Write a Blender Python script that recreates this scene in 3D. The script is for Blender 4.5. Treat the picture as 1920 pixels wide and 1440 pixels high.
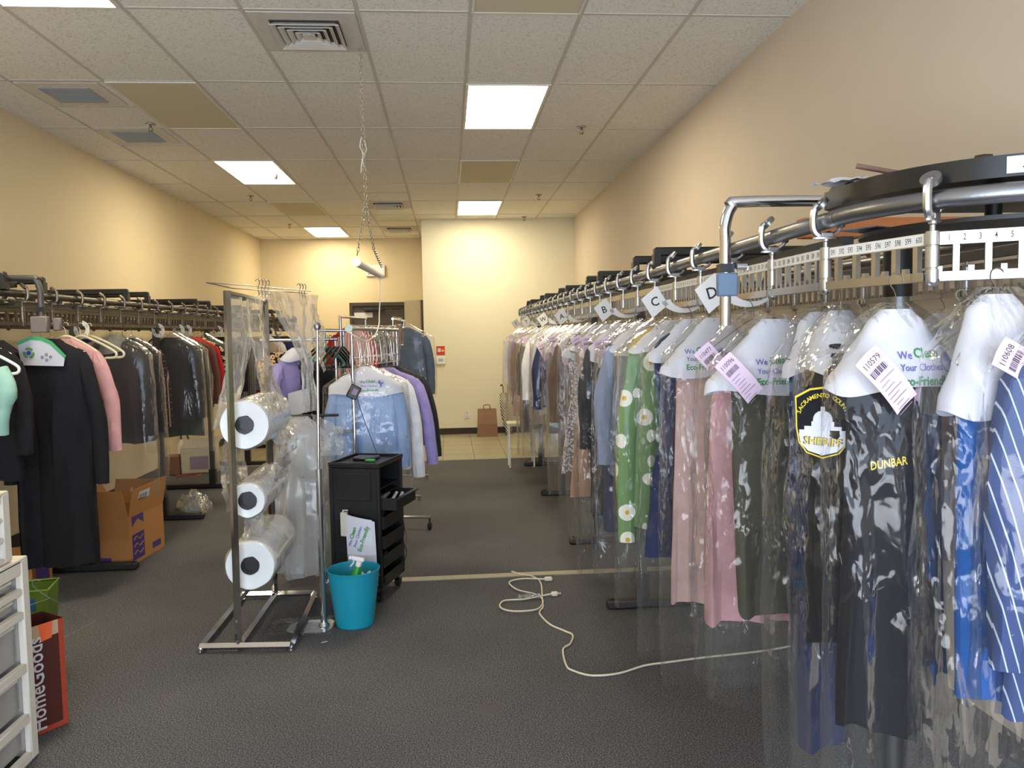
import bpy, math, random
from mathutils import Vector, Matrix, noise, Euler
PI = math.pi
random.seed(7)
for o in list(bpy.data.objects):
    bpy.data.objects.remove(o)
SC = bpy.context.scene
COL = SC.collection

# ------------------------------------------------------------ camera
YAW, PITCH, ROLL, FPX = .0798, -.0644, -.0188, 1482.0
fwd = Vector((math.sin(YAW)*math.cos(PITCH), math.cos(YAW)*math.cos(PITCH), math.sin(PITCH)))
rgt = Vector((math.cos(YAW), -math.sin(YAW), 0))
upv = rgt.cross(fwd)
r2 = math.cos(ROLL)*rgt + math.sin(ROLL)*upv
u2 = -math.sin(ROLL)*rgt + math.cos(ROLL)*upv
cam = bpy.data.cameras.new('camera')
cam.sensor_width = 36
cam.lens = FPX/1920*36
cam.clip_start = .05
camo = bpy.data.objects.new('camera', cam)
COL.objects.link(camo)
M = Matrix((r2, u2, -fwd)).transposed().to_4x4()
M.translation = Vector((0, 0, 1.55))
camo.matrix_world = M
SC.camera = camo

# ------------------------------------------------------------ light and exposure
SC.view_settings.view_transform = 'Standard'
SC.view_settings.look = 'None'
SC.view_settings.gamma = 1
SC.view_settings.use_curve_mapping = False
SC.view_settings.exposure = 0.92
w = bpy.data.worlds.new('world')
SC.world = w
w.use_nodes = True
w.node_tree.nodes['Background'].inputs[0].default_value = (.62, .78, 1, 1)
w.node_tree.nodes['Background'].inputs[1].default_value = 1.0
SC.cycles.transparent_max_bounces = 48
SC.cycles.max_bounces = 8

def area(name, loc, sx, sy, power, col, rot):
    l = bpy.data.lights.new(name, 'AREA')
    l.shape = 'RECTANGLE'; l.size = sx; l.size_y = sy
    l.energy = power; l.color = col
    o = bpy.data.objects.new(name, l)
    COL.objects.link(o)
    o.location = loc; o.rotation_euler = rot
    return o
# daylight through the shop front behind the camera
area('daylight', (-.3, -2.45, 1.6), 4.4, 2.2, 66, (.60, .77, 1), (PI/2, 0, 0))
area('ceiling_fill', (-.3, -2.3, .55), 4.4, .8, 95, (.92, .95, 1), (PI*.78, 0, 0))  # added fill lamp aimed up to brighten the ceiling, standing in for pavement bounce
LAMP_E = 14.0

# ------------------------------------------------------------ helpers
def tag(o, label=None, cat=None, group=None, kind=None):
    if label: o['label'] = label
    if cat: o['category'] = cat
    if group: o['group'] = group
    if kind: o['kind'] = kind
    return o

def thing(name, label, cat, loc=(0, 0, 0), rz=0, group=None):
    o = bpy.data.objects.new(name, None)
    o.empty_display_size = .1
    COL.objects.link(o)
    o.location = loc
    o.rotation_euler = (0, 0, rz)
    return tag(o, label, cat, group)

class MB:
    def __init__(s):
        s.v = []; s.f = []; s.m = []; s.cur = 0; s.X = Matrix.Identity(4)
    def add(s, vs, fs):
        b = len(s.v)
        for p in vs:
            s.v.append(tuple(s.X @ Vector(p)))
        for f in fs:
            s.f.append(tuple(b+i for i in f)); s.m.append(s.cur)
        return s
    def box(s, x0, x1, y0, y1, z0, z1, bev=0):
        if bev:
            b = min(bev, abs(x1-x0)*.45, abs(y1-y0)*.45, abs(z1-z0)*.45)
            rings = []
            for z, k in ((z0, b), (z0+b, 0), (z1-b, 0), (z1, b)):
                rings.append([(x0+b+k*.0, y0+k, z), (x1-b, y0+k, z), (x1-k, y0+b, z), (x1-k, y1-b, z), (x1-b, y1-k, z), (x0+b, y1-k, z), (x0+k, y1-b, z), (x0+k, y0+b, z)])
            return s.loft(rings)
        v = [(x0,y0,z0),(x1,y0,z0),(x1,y1,z0),(x0,y1,z0),(x0,y0,z1),(x1,y0,z1),(x1,y1,z1),(x0,y1,z1)]
        return s.add(v, [(0,3,2,1),(4,5,6,7),(0,1,5,4),(1,2,6,5),(2,3,7,6),(3,0,4,7)])
    def loft(s, rings, caps=True, closed=True):
        n = len(rings[0]); v = [p for r in rings for p in r]; f = []
        for i in range(len(rings)-1):
            for j in range(n if closed else n-1):
                k = (j+1) % n
                f.append((i*n+j, i*n+k, (i+1)*n+k, (i+1)*n+j))
        if caps and closed:
            f.append(tuple(range(n-1, -1, -1)))
            f.append(tuple((len(rings)-1)*n+j for j in range(n)))
        return s.add(v, f)
    def tube(s, pts, r, n=8, caps=True):
        pts = [Vector(p) for p in pts]
        rr = r if isinstance(r, (list, tuple)) else [r]*len(pts)
        rings = []; nrm = None
        for i, p in enumerate(pts):
            if i == 0: t = pts[1]-p
            elif i == len(pts)-1: t = p-pts[i-1]
            else: t = (pts[i+1]-p).normalized()+(p-pts[i-1]).normalized()
            if t.length < 1e-9: t = Vector((0,0,1))
            t.normalize()
            if nrm is None:
                a = Vector((0,0,1)) if abs(t.z) < .9 else Vector((1,0,0))
                nrm = t.cross(a).normalized()
            else:
                nrm = (nrm-t*nrm.dot(t))
                nrm = nrm.normalized() if nrm.length > 1e-6 else t.orthogonal().normalized()
            b = t.cross(nrm)
            rings.append([p+rr[i]*(math.cos(2*PI*k/n)*nrm+math.sin(2*PI*k/n)*b) for k in range(n)])
        return s.loft(rings, caps)
    def lathe(s, prof, n=24, c=(0,0,0), caps=True):
        return s.loft([[(c[0]+r*math.cos(2*PI*k/n), c[1]+r*math.sin(2*PI*k/n), c[2]+z) for k in range(n)] for r, z in prof], caps)
    def prism(s, pts, h0, h1, axis='z'):
        n = len(pts)
        def P(a, b, h):
            return {'z': (a, b, h), 'y': (a, h, b), 'x': (h, a, b)}[axis]
        return s.loft([[P(a, b, h0) for a, b in pts], [P(a, b, h1) for a, b in pts]])
    def grid(s, fn, nu, nv):
        v = [fn(i/nu, j/nv) for j in range(nv+1) for i in range(nu+1)]
        f = [(j*(nu+1)+i, j*(nu+1)+i+1, (j+1)*(nu+1)+i+1, (j+1)*(nu+1)+i) for j in range(nv) for i in range(nu)]
        return s.add(v, f)
    def mesh(s, name, mats, smooth=True):
        me = bpy.data.meshes.new(name)
        me.from_pydata(s.v, [], s.f)
        for m in (mats if isinstance(mats, (list, tuple)) else [mats]):
            me.materials.append(m)
        me.polygons.foreach_set('material_index', s.m)
        me.update()
        if smooth:
            me.polygons.foreach_set('use_smooth', [True]*len(me.polygons))
            try: me.set_sharp_from_angle(angle=.75)
            except Exception: pass
        return me
    def build(s, name, mats, parent=None, smooth=True, **k):
        o = bpy.data.objects.new(name, s.mesh(name, mats, smooth))
        COL.objects.link(o)
        if parent: o.parent = parent
        return tag(o, **k)

def inst(name, me, parent, loc=(0,0,0), rot=(0,0,0)):
    o = bpy.data.objects.new(name, me)
    COL.objects.link(o)
    o.parent = parent; o.location = loc; o.rotation_euler = rot
    return o

def copy_tree(o, parent=None):
    c = o.copy(); COL.objects.link(c)
    if parent: c.parent = parent
    for ch in [x for x in bpy.data.objects if x.parent == o]:
        copy_tree(ch, c)
    return c

_txt = {}
def text_geo(s, bold=0.0):
    if (s, bold) in _txt: return _txt[(s, bold)]
    cu = bpy.data.curves.new('t', 'FONT')
    cu.body = s; cu.size = 1; cu.align_x = 'CENTER'; cu.align_y = 'CENTER'
    cu.offset = bold; cu.resolution_u = 2
    o = bpy.data.objects.new('t', cu); COL.objects.link(o)
    dg = bpy.context.evaluated_depsgraph_get(); dg.update()
    me = bpy.data.meshes.new_from_object(o.evaluated_get(dg))
    r = ([(v.co.x, v.co.y) for v in me.vertices], [tuple(p.vertices) for p in me.polygons])
    bpy.data.objects.remove(o); bpy.data.meshes.remove(me); bpy.data.curves.remove(cu)
    _txt[(s, bold)] = r
    return r

def text(mb, s, size, fn, wscale=1.0, bold=0.0, rot=0.0, cx=0, cy=0):
    """lettering in a plane (a, b), placed through fn(a, b) -> 3D"""
    v, f = text_geo(s, bold)
    c, sn = math.cos(rot), math.sin(rot)
    vs = []
    for x, y in v:
        x *= size*wscale; y *= size
        vs.append(fn(cx+x*c-y*sn, cy+x*sn+y*c))
    mb.add(vs, f)

# ------------------------------------------------------------ materials
def srgb(r, g, b):
    f = lambda c: (c/255/12.92) if c/255 <= .04045 else ((c/255+.055)/1.055)**2.4
    return (f(r), f(g), f(b), 1)
_mc = {}
def mat(name, col, rough=.6, metal=0, var=.06, scale=20, bump=0, bscale=60, spec=.5, trans=0, coat=0):
    if name in _mc: return _mc[name]
    m = bpy.data.materials.new(name); m.use_nodes = True
    nt = m.node_tree; b = nt.nodes['Principled BSDF']
    c = srgb(*col)
    tc = nt.nodes.new('ShaderNodeTexCoord')
    nz = nt.nodes.new('ShaderNodeTexNoise'); nz.inputs['Scale'].default_value = scale; nz.inputs['Detail'].default_value = 3
    nt.links.new(tc.outputs['Object'], nz.inputs['Vector'])
    mx = nt.nodes.new('ShaderNodeMix'); mx.data_type = 'RGBA'
    mx.inputs[6].default_value = tuple(max(0, x*(1-var*2)) for x in c[:3])+(1,)
    mx.inputs[7].default_value = tuple(min(1, x*(1+var*2)) for x in c[:3])+(1,)
    nt.links.new(nz.outputs[0], mx.inputs[0])
    nt.links.new(mx.outputs[2], b.inputs['Base Color'])
    b.inputs['Roughness'].default_value = rough
    b.inputs['Metallic'].default_value = metal
    b.inputs['Specular IOR Level'].default_value = spec
    b.inputs['Transmission Weight'].default_value = trans
    b.inputs['Coat Weight'].default_value = coat
    if bump:
        n2 = nt.nodes.new('ShaderNodeTexNoise'); n2.inputs['Scale'].default_value = bscale; n2.inputs['Detail'].default_value = 4
        nt.links.new(tc.outputs['Object'], n2.inputs['Vector'])
        bp = nt.nodes.new('ShaderNodeBump'); bp.inputs['Strength'].default_value = bump; bp.inputs['Distance'].default_value = .01
        nt.links.new(n2.outputs[0], bp.inputs['Height']); nt.links.new(bp.outputs[0], b.inputs['Normal'])
    _mc[name] = m
    return m

def fabric(col, rough=.85, bump=.25, var=.1):
    return mat('fabric_%d_%d_%d' % tuple(col), col, rough, 0, var, 14, bump, 90, .25)

def custom(name, build, rough=.85, metal=0, spec=.25):
    if name in _mc: return _mc[name]
    m = bpy.data.materials.new(name); m.use_nodes = True
    nt = m.node_tree; b = nt.nodes['Principled BSDF']
    b.inputs['Roughness'].default_value = rough; b.inputs['Metallic'].default_value = metal
    b.inputs['Specular IOR Level'].default_value = spec
    tc = nt.nodes.new('ShaderNodeTexCoord')
    build(nt, b, tc)
    _mc[name] = m
    return m

def N(nt, t, **k):
    n = nt.nodes.new(t)
    for a, v in k.items():
        if a.startswith('i_'): n.inputs[int(a[2:]) if a[2:].isdigit() else a[2:]].default_value = v
        else: setattr(n, a, v)
    return n
def ramp(nt, src, stops, const=True):
    r = nt.nodes.new('ShaderNodeValToRGB')
    if const: r.color_ramp.interpolation = 'CONSTANT'
    e = r.color_ramp.elements
    e[0].position = stops[0][0]; e[0].color = stops[0][1]
    e[1].position = stops[1][0]; e[1].color = stops[1][1]
    for p, c in stops[2:]:
        x = e.new(p); x.color = c
    nt.links.new(src, r.inputs[0])
    return r

def stripes(name, c0, c1, scale, rot, frac=.8):
    def bld(nt, b, tc):
        mp = N(nt, 'ShaderNodeMapping'); mp.inputs['Rotation'].default_value = rot
        nt.links.new(tc.outputs['Object'], mp.inputs[0])
        wv = N(nt, 'ShaderNodeTexWave', wave_profile='SAW'); wv.inputs['Scale'].default_value = scale
        nt.links.new(mp.outputs[0], wv.inputs[0])
        r = ramp(nt, wv.outputs['Fac'], [(0, srgb(*c0)), (frac, srgb(*c1))])
        nt.links.new(r.outputs[0], b.inputs['Base Color'])
    return custom(name, bld)

def plaid(name, base, l1, l2, scale):
    def bld(nt, b, tc):
        out = None
        for k, (bd, c) in enumerate((('X', l1), ('Z', l2))):
            wv = N(nt, 'ShaderNodeTexWave', bands_direction=bd, wave_profile='SAW'); wv.inputs['Scale'].default_value = scale
            nt.links.new(tc.outputs['Object'], wv.inputs[0])
            r = ramp(nt, wv.outputs['Fac'], [(0, (0,0,0,1)), (.86, (1,1,1,1))])
            mx = N(nt, 'ShaderNodeMix', data_type='RGBA')
            mx.inputs[7].default_value = srgb(*c)
            if out is None: mx.inputs[6].default_value = srgb(*base)
            else: nt.links.new(out, mx.inputs[6])
            nt.links.new(r.outputs[0], mx.inputs[0]); out = mx.outputs[2]
        nt.links.new(out, b.inputs['Base Color'])
    return custom(name, bld)

def spots(name, base, spot, centre, scale, r0=.28, r1=.12, rnd=.8):
    def bld(nt, b, tc):
        vo = N(nt, 'ShaderNodeTexVoronoi'); vo.inputs['Scale'].default_value = scale; vo.inputs['Randomness'].default_value = rnd
        nt.links.new(tc.outputs['Object'], vo.inputs['Vector'])
        r = ramp(nt, vo.outputs['Distance'], [(0, srgb(*centre)), (r1, srgb(*spot)), (r0, srgb(*base))])
        nt.links.new(r.outputs[0], b.inputs['Base Color'])
    return custom(name, bld)

def blotch(name, cols, scale, rough=.8):
    def bld(nt, b, tc):
        nz = N(nt, 'ShaderNodeTexNoise'); nz.inputs['Scale'].default_value = scale; nz.inputs['Detail'].default_value = 2
        nt.links.new(tc.outputs['Object'], nz.inputs['Vector'])
        st = [(.3+.4*i/(len(cols)-1), srgb(*c)) for i, c in enumerate(cols)]
        r = ramp(nt, nz.outputs[0], st, const=False)
        nt.links.new(r.outputs[0], b.inputs['Base Color'])
    return custom(name, bld, rough)

def film(name, milky=.05, gloss=1.0, tint=(.97, .975, .98), bscale=7, bstr=.45, rough=.16):
    """thin clear plastic film: light passes straight through, creases glint"""
    if name in _mc: return _mc[name]
    m = bpy.data.materials.new(name); m.use_nodes = True
    nt = m.node_tree; nt.nodes.remove(nt.nodes['Principled BSDF'])
    out = nt.nodes['Material Output']
    tc = N(nt, 'ShaderNodeTexCoord')
    mp = N(nt, 'ShaderNodeMapping'); mp.inputs['Scale'].default_value = (1, 1, .45)
    nt.links.new(tc.outputs['Object'], mp.inputs[0])
    vo = N(nt, 'ShaderNodeTexVoronoi', feature='DISTANCE_TO_EDGE'); vo.inputs['Scale'].default_value = bscale
    nz0 = N(nt, 'ShaderNodeTexNoise'); nz0.inputs['Scale'].default_value = 7; nz0.inputs['Detail'].default_value = 3
    nt.links.new(mp.outputs[0], nz0.inputs['Vector'])
    ad = N(nt, 'ShaderNodeVectorMath', operation='ADD')
    sc = N(nt, 'ShaderNodeVectorMath', operation='SCALE'); sc.inputs['Scale'].default_value = .35
    nt.links.new(nz0.outputs['Color'], sc.inputs[0])
    nt.links.new(mp.outputs[0], ad.inputs[0]); nt.links.new(sc.outputs[0], ad.inputs[1])
    nt.links.new(ad.outputs[0], vo.inputs['Vector'])
    nz = N(nt, 'ShaderNodeTexNoise'); nz.inputs['Scale'].default_value = bscale*1.3; nz.inputs['Detail'].default_value = 2
    nt.links.new(ad.outputs[0], nz.inputs['Vector'])
    sm = N(nt, 'ShaderNodeMath', operation='MULTIPLY_ADD'); sm.inputs[1].default_value = .9
    nt.links.new(vo.outputs['Distance'], sm.inputs[0]); nt.links.new(nz.outputs[0], sm.inputs[2])
    bp = N(nt, 'ShaderNodeBump'); bp.inputs['Strength'].default_value = bstr; bp.inputs['Distance'].default_value = .03
    nz3 = N(nt, 'ShaderNodeTexNoise'); nz3.inputs['Scale'].default_value = 4.5; nz3.inputs['Detail'].default_value = 2
    nt.links.new(tc.outputs['Object'], nz3.inputs['Vector'])
    mk = ramp(nt, nz3.outputs[0], [(.42, (.15, .15, .15, 1)), (.62, (1, 1, 1, 1))], const=False)
    ms = N(nt, 'ShaderNodeMath', operation='MULTIPLY'); ms.inputs[1].default_value = bstr
    nt.links.new(mk.outputs[0], ms.inputs[0]); nt.links.new(ms.outputs[0], bp.inputs['Strength'])
    nt.links.new(sm.outputs[0], bp.inputs['Height'])
    tr = N(nt, 'ShaderNodeBsdfTransparent'); tr.inputs[0].default_value = tint+(1,)
    gl = N(nt, 'ShaderNodeBsdfGlossy'); gl.inputs['Roughness'].default_value = rough; gl.inputs[0].default_value = (1, 1, 1, 1)
    nt.links.new(bp.outputs[0], gl.inputs['Normal'])
    df = N(nt, 'ShaderNodeBsdfDiffuse'); df.inputs[0].default_value = (.7, .71, .73, 1)
    tl = N(nt, 'ShaderNodeBsdfTranslucent'); tl.inputs[0].default_value = (.7, .71, .73, 1)
    m0 = N(nt, 'ShaderNodeMixShader'); m0.inputs[0].default_value = .5
    nt.links.new(df.outputs[0], m0.inputs[1]); nt.links.new(tl.outputs[0], m0.inputs[2])
    lw = N(nt, 'ShaderNodeFresnel'); lw.inputs[0].default_value = 1.36
    nt.links.new(bp.outputs[0], lw.inputs['Normal'])
    mm = N(nt, 'ShaderNodeMath', operation='MULTIPLY', use_clamp=True); mm.inputs[1].default_value = gloss*1.15
    nt.links.new(lw.outputs[0], mm.inputs[0])
    cl = N(nt, 'ShaderNodeMath', operation='MINIMUM'); cl.inputs[1].default_value = .12+.30*gloss
    nt.links.new(mm.outputs[0], cl.inputs[0]); mm = cl
    a = N(nt, 'ShaderNodeMixShader'); a.inputs[0].default_value = milky
    nt.links.new(tr.outputs[0], a.inputs[1]); nt.links.new(m0.outputs[0], a.inputs[2])
    c = N(nt, 'ShaderNodeMixShader')
    nt.links.new(mm.outputs[0], c.inputs[0]); nt.links.new(a.outputs[0], c.inputs[1]); nt.links.new(gl.outputs[0], c.inputs[2])
    nt.links.new(c.outputs[0], out.inputs[0])
    _mc[name] = m
    return m

def emit(name, col, e):
    m = bpy.data.materials.new(name); m.use_nodes = True
    b = m.node_tree.nodes['Principled BSDF']
    b.inputs['Base Color'].default_value = srgb(*col)
    b.inputs['Emission Color'].default_value = srgb(*col)
    b.inputs['Emission Strength'].default_value = e
    return m

CHROME = mat('chrome', (205, 205, 208), .16, 1, .02)
STEEL = mat('zinc_steel', (150, 150, 150), .33, 1, .08, 12, .05)
PIPE = mat('galvanised_pipe', (138, 139, 142), .36, 1, .1, 8, .05)
CAST = mat('cast_metal', (195, 195, 196), .3, 1, .05)
BLACK = mat('black_painted_steel', (34, 31, 29), .45, 0, .1)
BLACKP = mat('black_plastic', (22, 22, 23), .38, 0, .06)
DARKPOST = mat('dark_grey_steel_post', (82, 80, 78), .45, .5, .08)
PAPER = mat('white_paper', (206, 206, 214), .7, 0, .01, 8, .06, 12)
WHITEP = mat('white_plastic', (226, 224, 222), .4, 0, .02)
LILAC = mat('lilac_receipt_paper', (226, 200, 222), .75, 0, .02)
PURPLE = mat('purple_ink', (92, 82, 165), .6, 0, .02)
GREENI = mat('green_ink', (52, 140, 62), .6, 0, .02)
INK = mat('black_ink', (40, 38, 44), .6, 0, .02)
GREYI = mat('grey_ink', (150, 135, 155), .7, 0, .02)
WIRE = mat('hanger_wire', (150, 140, 128), .3, 1, .05)
FILM = film('clear_bag_film', .03, .9, tint=(.985, .988, .99))
FILMN = film('clear_bag_film_crinkled', .02, .72, bscale=7, bstr=.75, rough=.08, tint=(.985, .988, .99))
FILMB = film('thick_bag_film', .36, 1.0, bscale=6)
FILMW = film('white_film', .62, .9, bscale=8, bstr=.5, rough=.2)
# ------------------------------------------------------------ room
H = 3.3
XL, XR, YB, YC, XC = -3.3, 1.97, 14.55, 12.2, -.363
YF = -2.6
wall_l = mat('cream_wall_paint', (214, 198, 164), .8, 0, .02, 2, .05, 200)
wall_r = mat('beige_wall_paint', (212, 198, 180), .8, 0, .02, 2, .05, 200)
wall_b = mat('pale_cream_wall_paint', (226, 220, 196), .8, 0, .015, 2, .05, 200)
BASEB = mat('dark_baseboard', (48, 40, 36), .6)

def tile_mat():
    def bld(nt, b, tc):
        nz = N(nt, 'ShaderNodeTexNoise'); nz.inputs['Scale'].default_value = 85; nz.inputs['Detail'].default_value = 2
        nt.links.new(tc.outputs['Object'], nz.inputs['Vector'])
        r = ramp(nt, nz.outputs[0], [(.33, srgb(204, 199, 190)), (.45, srgb(234, 230, 222))], const=False)
        nt.links.new(r.outputs[0], b.inputs['Base Color'])
        bp = N(nt, 'ShaderNodeBump'); bp.inputs['Strength'].default_value = .2
        nt.links.new(nz.outputs[0], bp.inputs['Height']); nt.links.new(bp.outputs[0], b.inputs['Normal'])
    return custom('ceiling_tile', bld, .95)
def carpet_mat():
    def bld(nt, b, tc):
        nz = N(nt, 'ShaderNodeTexNoise'); nz.inputs['Scale'].default_value = 170; nz.inputs['Detail'].default_value = 3
        n2 = N(nt, 'ShaderNodeTexNoise'); n2.inputs['Scale'].default_value = 1.1; n2.inputs['Detail'].default_value = 3
        nt.links.new(tc.outputs['Object'], nz.inputs['Vector']); nt.links.new(tc.outputs['Object'], n2.inputs['Vector'])
        r = ramp(nt, nz.outputs[0], [(.32, srgb(62, 62, 66)), (.5, srgb(92, 92, 95)), (.7, srgb(140, 139, 141))], const=False)
        q = ramp(nt, n2.outputs[0], [(.3, (.8, .8, .8, 1)), (.65, (1, 1, 1, 1))], const=False)
        mx = N(nt, 'ShaderNodeMix', data_type='RGBA', blend_type='MULTIPLY'); mx.inputs[0].default_value = 1
        nt.links.new(r.outputs[0], mx.inputs[6]); nt.links.new(q.outputs[0], mx.inputs[7])
        nt.links.new(mx.outputs[2], b.inputs['Base Color'])
        bp = N(nt, 'ShaderNodeBump'); bp.inputs['Strength'].default_value = .7; bp.inputs['Distance'].default_value = .01
        nt.links.new(nz.outputs[0], bp.inputs['Height']); nt.links.new(bp.outputs[0], b.inputs['Normal'])
    return custom('grey_carpet', bld, .98, 0, .1)
TILE = tile_mat(); CARPET = carpet_mat()
GRID = mat('ceiling_tee', (196, 190, 180), .6, 0, .02)
VINYL = mat('vinyl_tile', (150, 142, 118), .35, 0, .08, 3)

def S(o, **k): return tag(o, kind='structure', **k)
m = MB(); m.box(XL-.15, XR+.15, YF, YB+.15, -.1, 0)
floor = S(m.build('floor', CARPET, smooth=False))
m = MB()
VY0 = 9.68
for i in range(14):
    for j in range(12):
        x0 = XL+.4*i; y0 = VY0+.42*j
        m.box(x0+.003, min(x0+.397, XR-.002), y0+.003, min(y0+.417, YB-.002), .0, .004)
m.build('vinyl_tiles', VINYL, floor, smooth=False)
m = MB(); m.box(-.78, XR-.01, 4.93, 5.0, 0, .006)
m.build('transition_strip', mat('tan_strip', (158, 150, 128), .6), floor)
m = MB()
for cx, cy, r in ((.13, 3.18, .05), (-.75, 2.62, .03), (.3, 3.95, .03)):
    m.lathe([(r, 0), (r*.9, .0015), (.001, .0018)], 20, (cx, cy, 0), False)
m.build('carpet_stain', mat('dark_stain', (84, 80, 80), .95), floor)

m = MB(); m.box(XL-.15, XR+.15, YF, YB+.15, H, H+.1)
ceil = S(m.build('ceiling', TILE, smooth=False))
m = MB()
GX = [.165+.61*k for k in range(-6, 4)]; GX = [x for x in GX if XL < x < XR]
GY = [4.43+1.22*k for k in range(-5, 9)]
for x in GX: m.box(x-.011, x+.011, YF, YB, H-.004, H+.001)
for y in GY:
    for a, b_ in zip([XL]+GX, GX+[XR]): m.box(a+.011, b_-.011, y-.011, y+.011, H-.004, H+.001)
for (x, y) in ((-1.055, 5.04), (-2.885, 6.26), (-2.885, 7.48), (-1.055, 9.92), (-1.055, 12.36)):
    m.box(x+.011, x+.6, y-.011, y+.011, H-.004, H+.001)
m.build('ceiling_grid', GRID, ceil, smooth=False)

T_ = .12
m = MB(); m.box(XL-T_, XL, YF, YB, 0, H); S(m.build('wall_left', wall_l, smooth=False))
m = MB(); m.box(XR, XR+T_, YF, YB, 0, H); S(m.build('wall_right', wall_r, smooth=False))
# far wall, with the door opening
DX0, DX1, DH = -1.76, -.72, 2.15
m = MB(); m.box(XL-T_, DX0, YB, YB+T_, 0, H); m.box(DX1, XR+T_, YB, YB+T_, 0, H); m.box(DX0, DX1, YB, YB+T_, DH, H)
S(m.build('wall_back', wall_l, smooth=False))
m = MB(); m.box(XC, XR, YC, YB, 0, H); S(m.build('wall_closet', wall_b, smooth=False))
m = MB(); m.box(XL-T_, -2.7, YF-T_, YF, 0, H); m.box(1.95, XR+T_, YF-T_, YF, 0, H)
m.box(-2.7, 1.95, YF-T_, YF, 2.75, H); m.box(-2.7, 1.95, YF-T_, YF, 0, .25)
S(m.build('wall_front', wall_r, smooth=False))
m = MB(); m.box(XL, XL+.012, YF, YB, 0, .1); S(m.build('baseboard_left', BASEB))
m = MB(); m.box(XR-.012, XR, YF, YC, 0, .1); S(m.build('baseboard_right', BASEB))
m = MB(); m.box(XC, XR-.013, YC-.012, YC, 0, .1); S(m.build('baseboard_closet', BASEB))
m = MB(); m.box(XL+.013, DX0-.06, YB-.012, YB, 0, .1); S(m.build('baseboard_back', BASEB))

# dark door in the far wall
DKB = mat('dark_brown_door', (72, 62, 52), .5)
m = MB(); m.box(DX0+.06, DX1-.06, YB+.02, YB+.07, .01, DH-.06)
door = S(m.build('door_1', DKB, smooth=False))
m = MB(); m.box(DX0, DX0+.06, YB-.02, YB+.11, 0, DH); m.box(DX1-.06, DX1, YB-.02, YB+.11, 0, DH); m.box(DX0+.06, DX1-.06, YB-.02, YB+.11, DH-.06, DH)
m.build('door_frame', mat('door_frame_brown', (62, 52, 44), .5), door, smooth=False)
m = MB(); m.box(-1.5, -1.15, YB-.06, YB+.019, 2.0, 2.05, .008); m.tube([(-1.2, YB-.04, 2.03), (-.85, YB-.02, 2.03)], .012)
m.build('door_closer', BLACK, door)
m = MB(); m.box(-1.68, -1.35, YB+.012, YB+.019, 1.88, 1.97)
m.build('door_sign', PAPER, door, label='white strip sign on dark door')
# open door leaf beside the closet corner
CREAM = mat('cream_door_paint', (222, 208, 176), .5)
d2 = MB(); d2.box(-.70, -.43, 13.15, 13.19, .02, 2.12)
d2 = S(d2.build('door_2', CREAM, smooth=False))
m = MB(); m.box(-.43, -.39, 13.12, 13.2, 0, 2.12); m.build('door_edge', mat('brown_door_edge', (96, 76, 60), .5), d2, smooth=False)
m = MB(); m.tube([(-.40, 13.11, 1.3), (-.40, 13.11, 1.42)], .012); m.tube([(-.40, 13.11, .4), (-.40, 13.11, .5)], .012)
m.build('hinge', STEEL, d2)

# wall fittings
def wallbox(name, label, cat, x, z, w_, h_, d_, y, mt, bev=.006):
    m = MB(); m.box(-w_/2, w_/2, -d_, 0, -h_/2, h_/2, bev)
    t = thing(name, label, cat, (x, y, z)); m.build('cover', mt, t); return t
t = wallbox('thermostat', 'white thermostat on the pale wall below the red notice', 'thermostat', -.115, 1.15, .135, .12, .03, YC-.001, WHITEP)
m = MB(); m.box(-.035, .035, -.032, -.029, -.015, .03); m.build('screen', mat('lcd_blue_grey', (150, 180, 200), .3), t)
t = wallbox('notice', 'red safety notice on the pale wall above the thermostat', 'sign', -.115, 1.30, .13, .14, .004, YC-.001, mat('red_notice', (196, 62, 40), .6), 0)
m = MB(); m.box(-.045, .005, -.007, -.0045, -.02, .035); m.build('white_symbol', PAPER, t)
m = MB(); m.lathe([(.02, 0), (.02, .002)], 16, (0, 0, 0)); o = m.build('yellow_symbol', mat('yellow', (235, 190, 60), .5), t); o.rotation_euler = (PI/2, 0, 0); o.location = (.035, -.0045, .0)
t = wallbox('outlet', 'white electrical outlet low on the pale wall left of the paper bag', 'outlet', .27, .305, .075, .12, .006, YC-.001, WHITEP, .002)
m = MB(); m.box(-.016, .016, -.008, -.0062, .012, .04); m.box(-.016, .016, -.008, -.0062, -.04, -.012); m.build('socket', mat('socket_white', (200, 196, 188), .5), t)
t = wallbox('exit_light', 'white emergency exit light box high on the far wall above the door', 'emergency light', -1.275, 2.72, .34, .2, .05, YB-.001, WHITEP)
m = MB(); m.box(-.13, -.10, -.053, -.0505, -.07, -.05); m.box(-.09, -.07, -.053, -.0505, -.07, -.05); m.box(-.04, .02, -.053, -.0505, -.07, -.055); m.build('dark_marks', mat('dull_marks', (130, 124, 105), .6), t)

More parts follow.
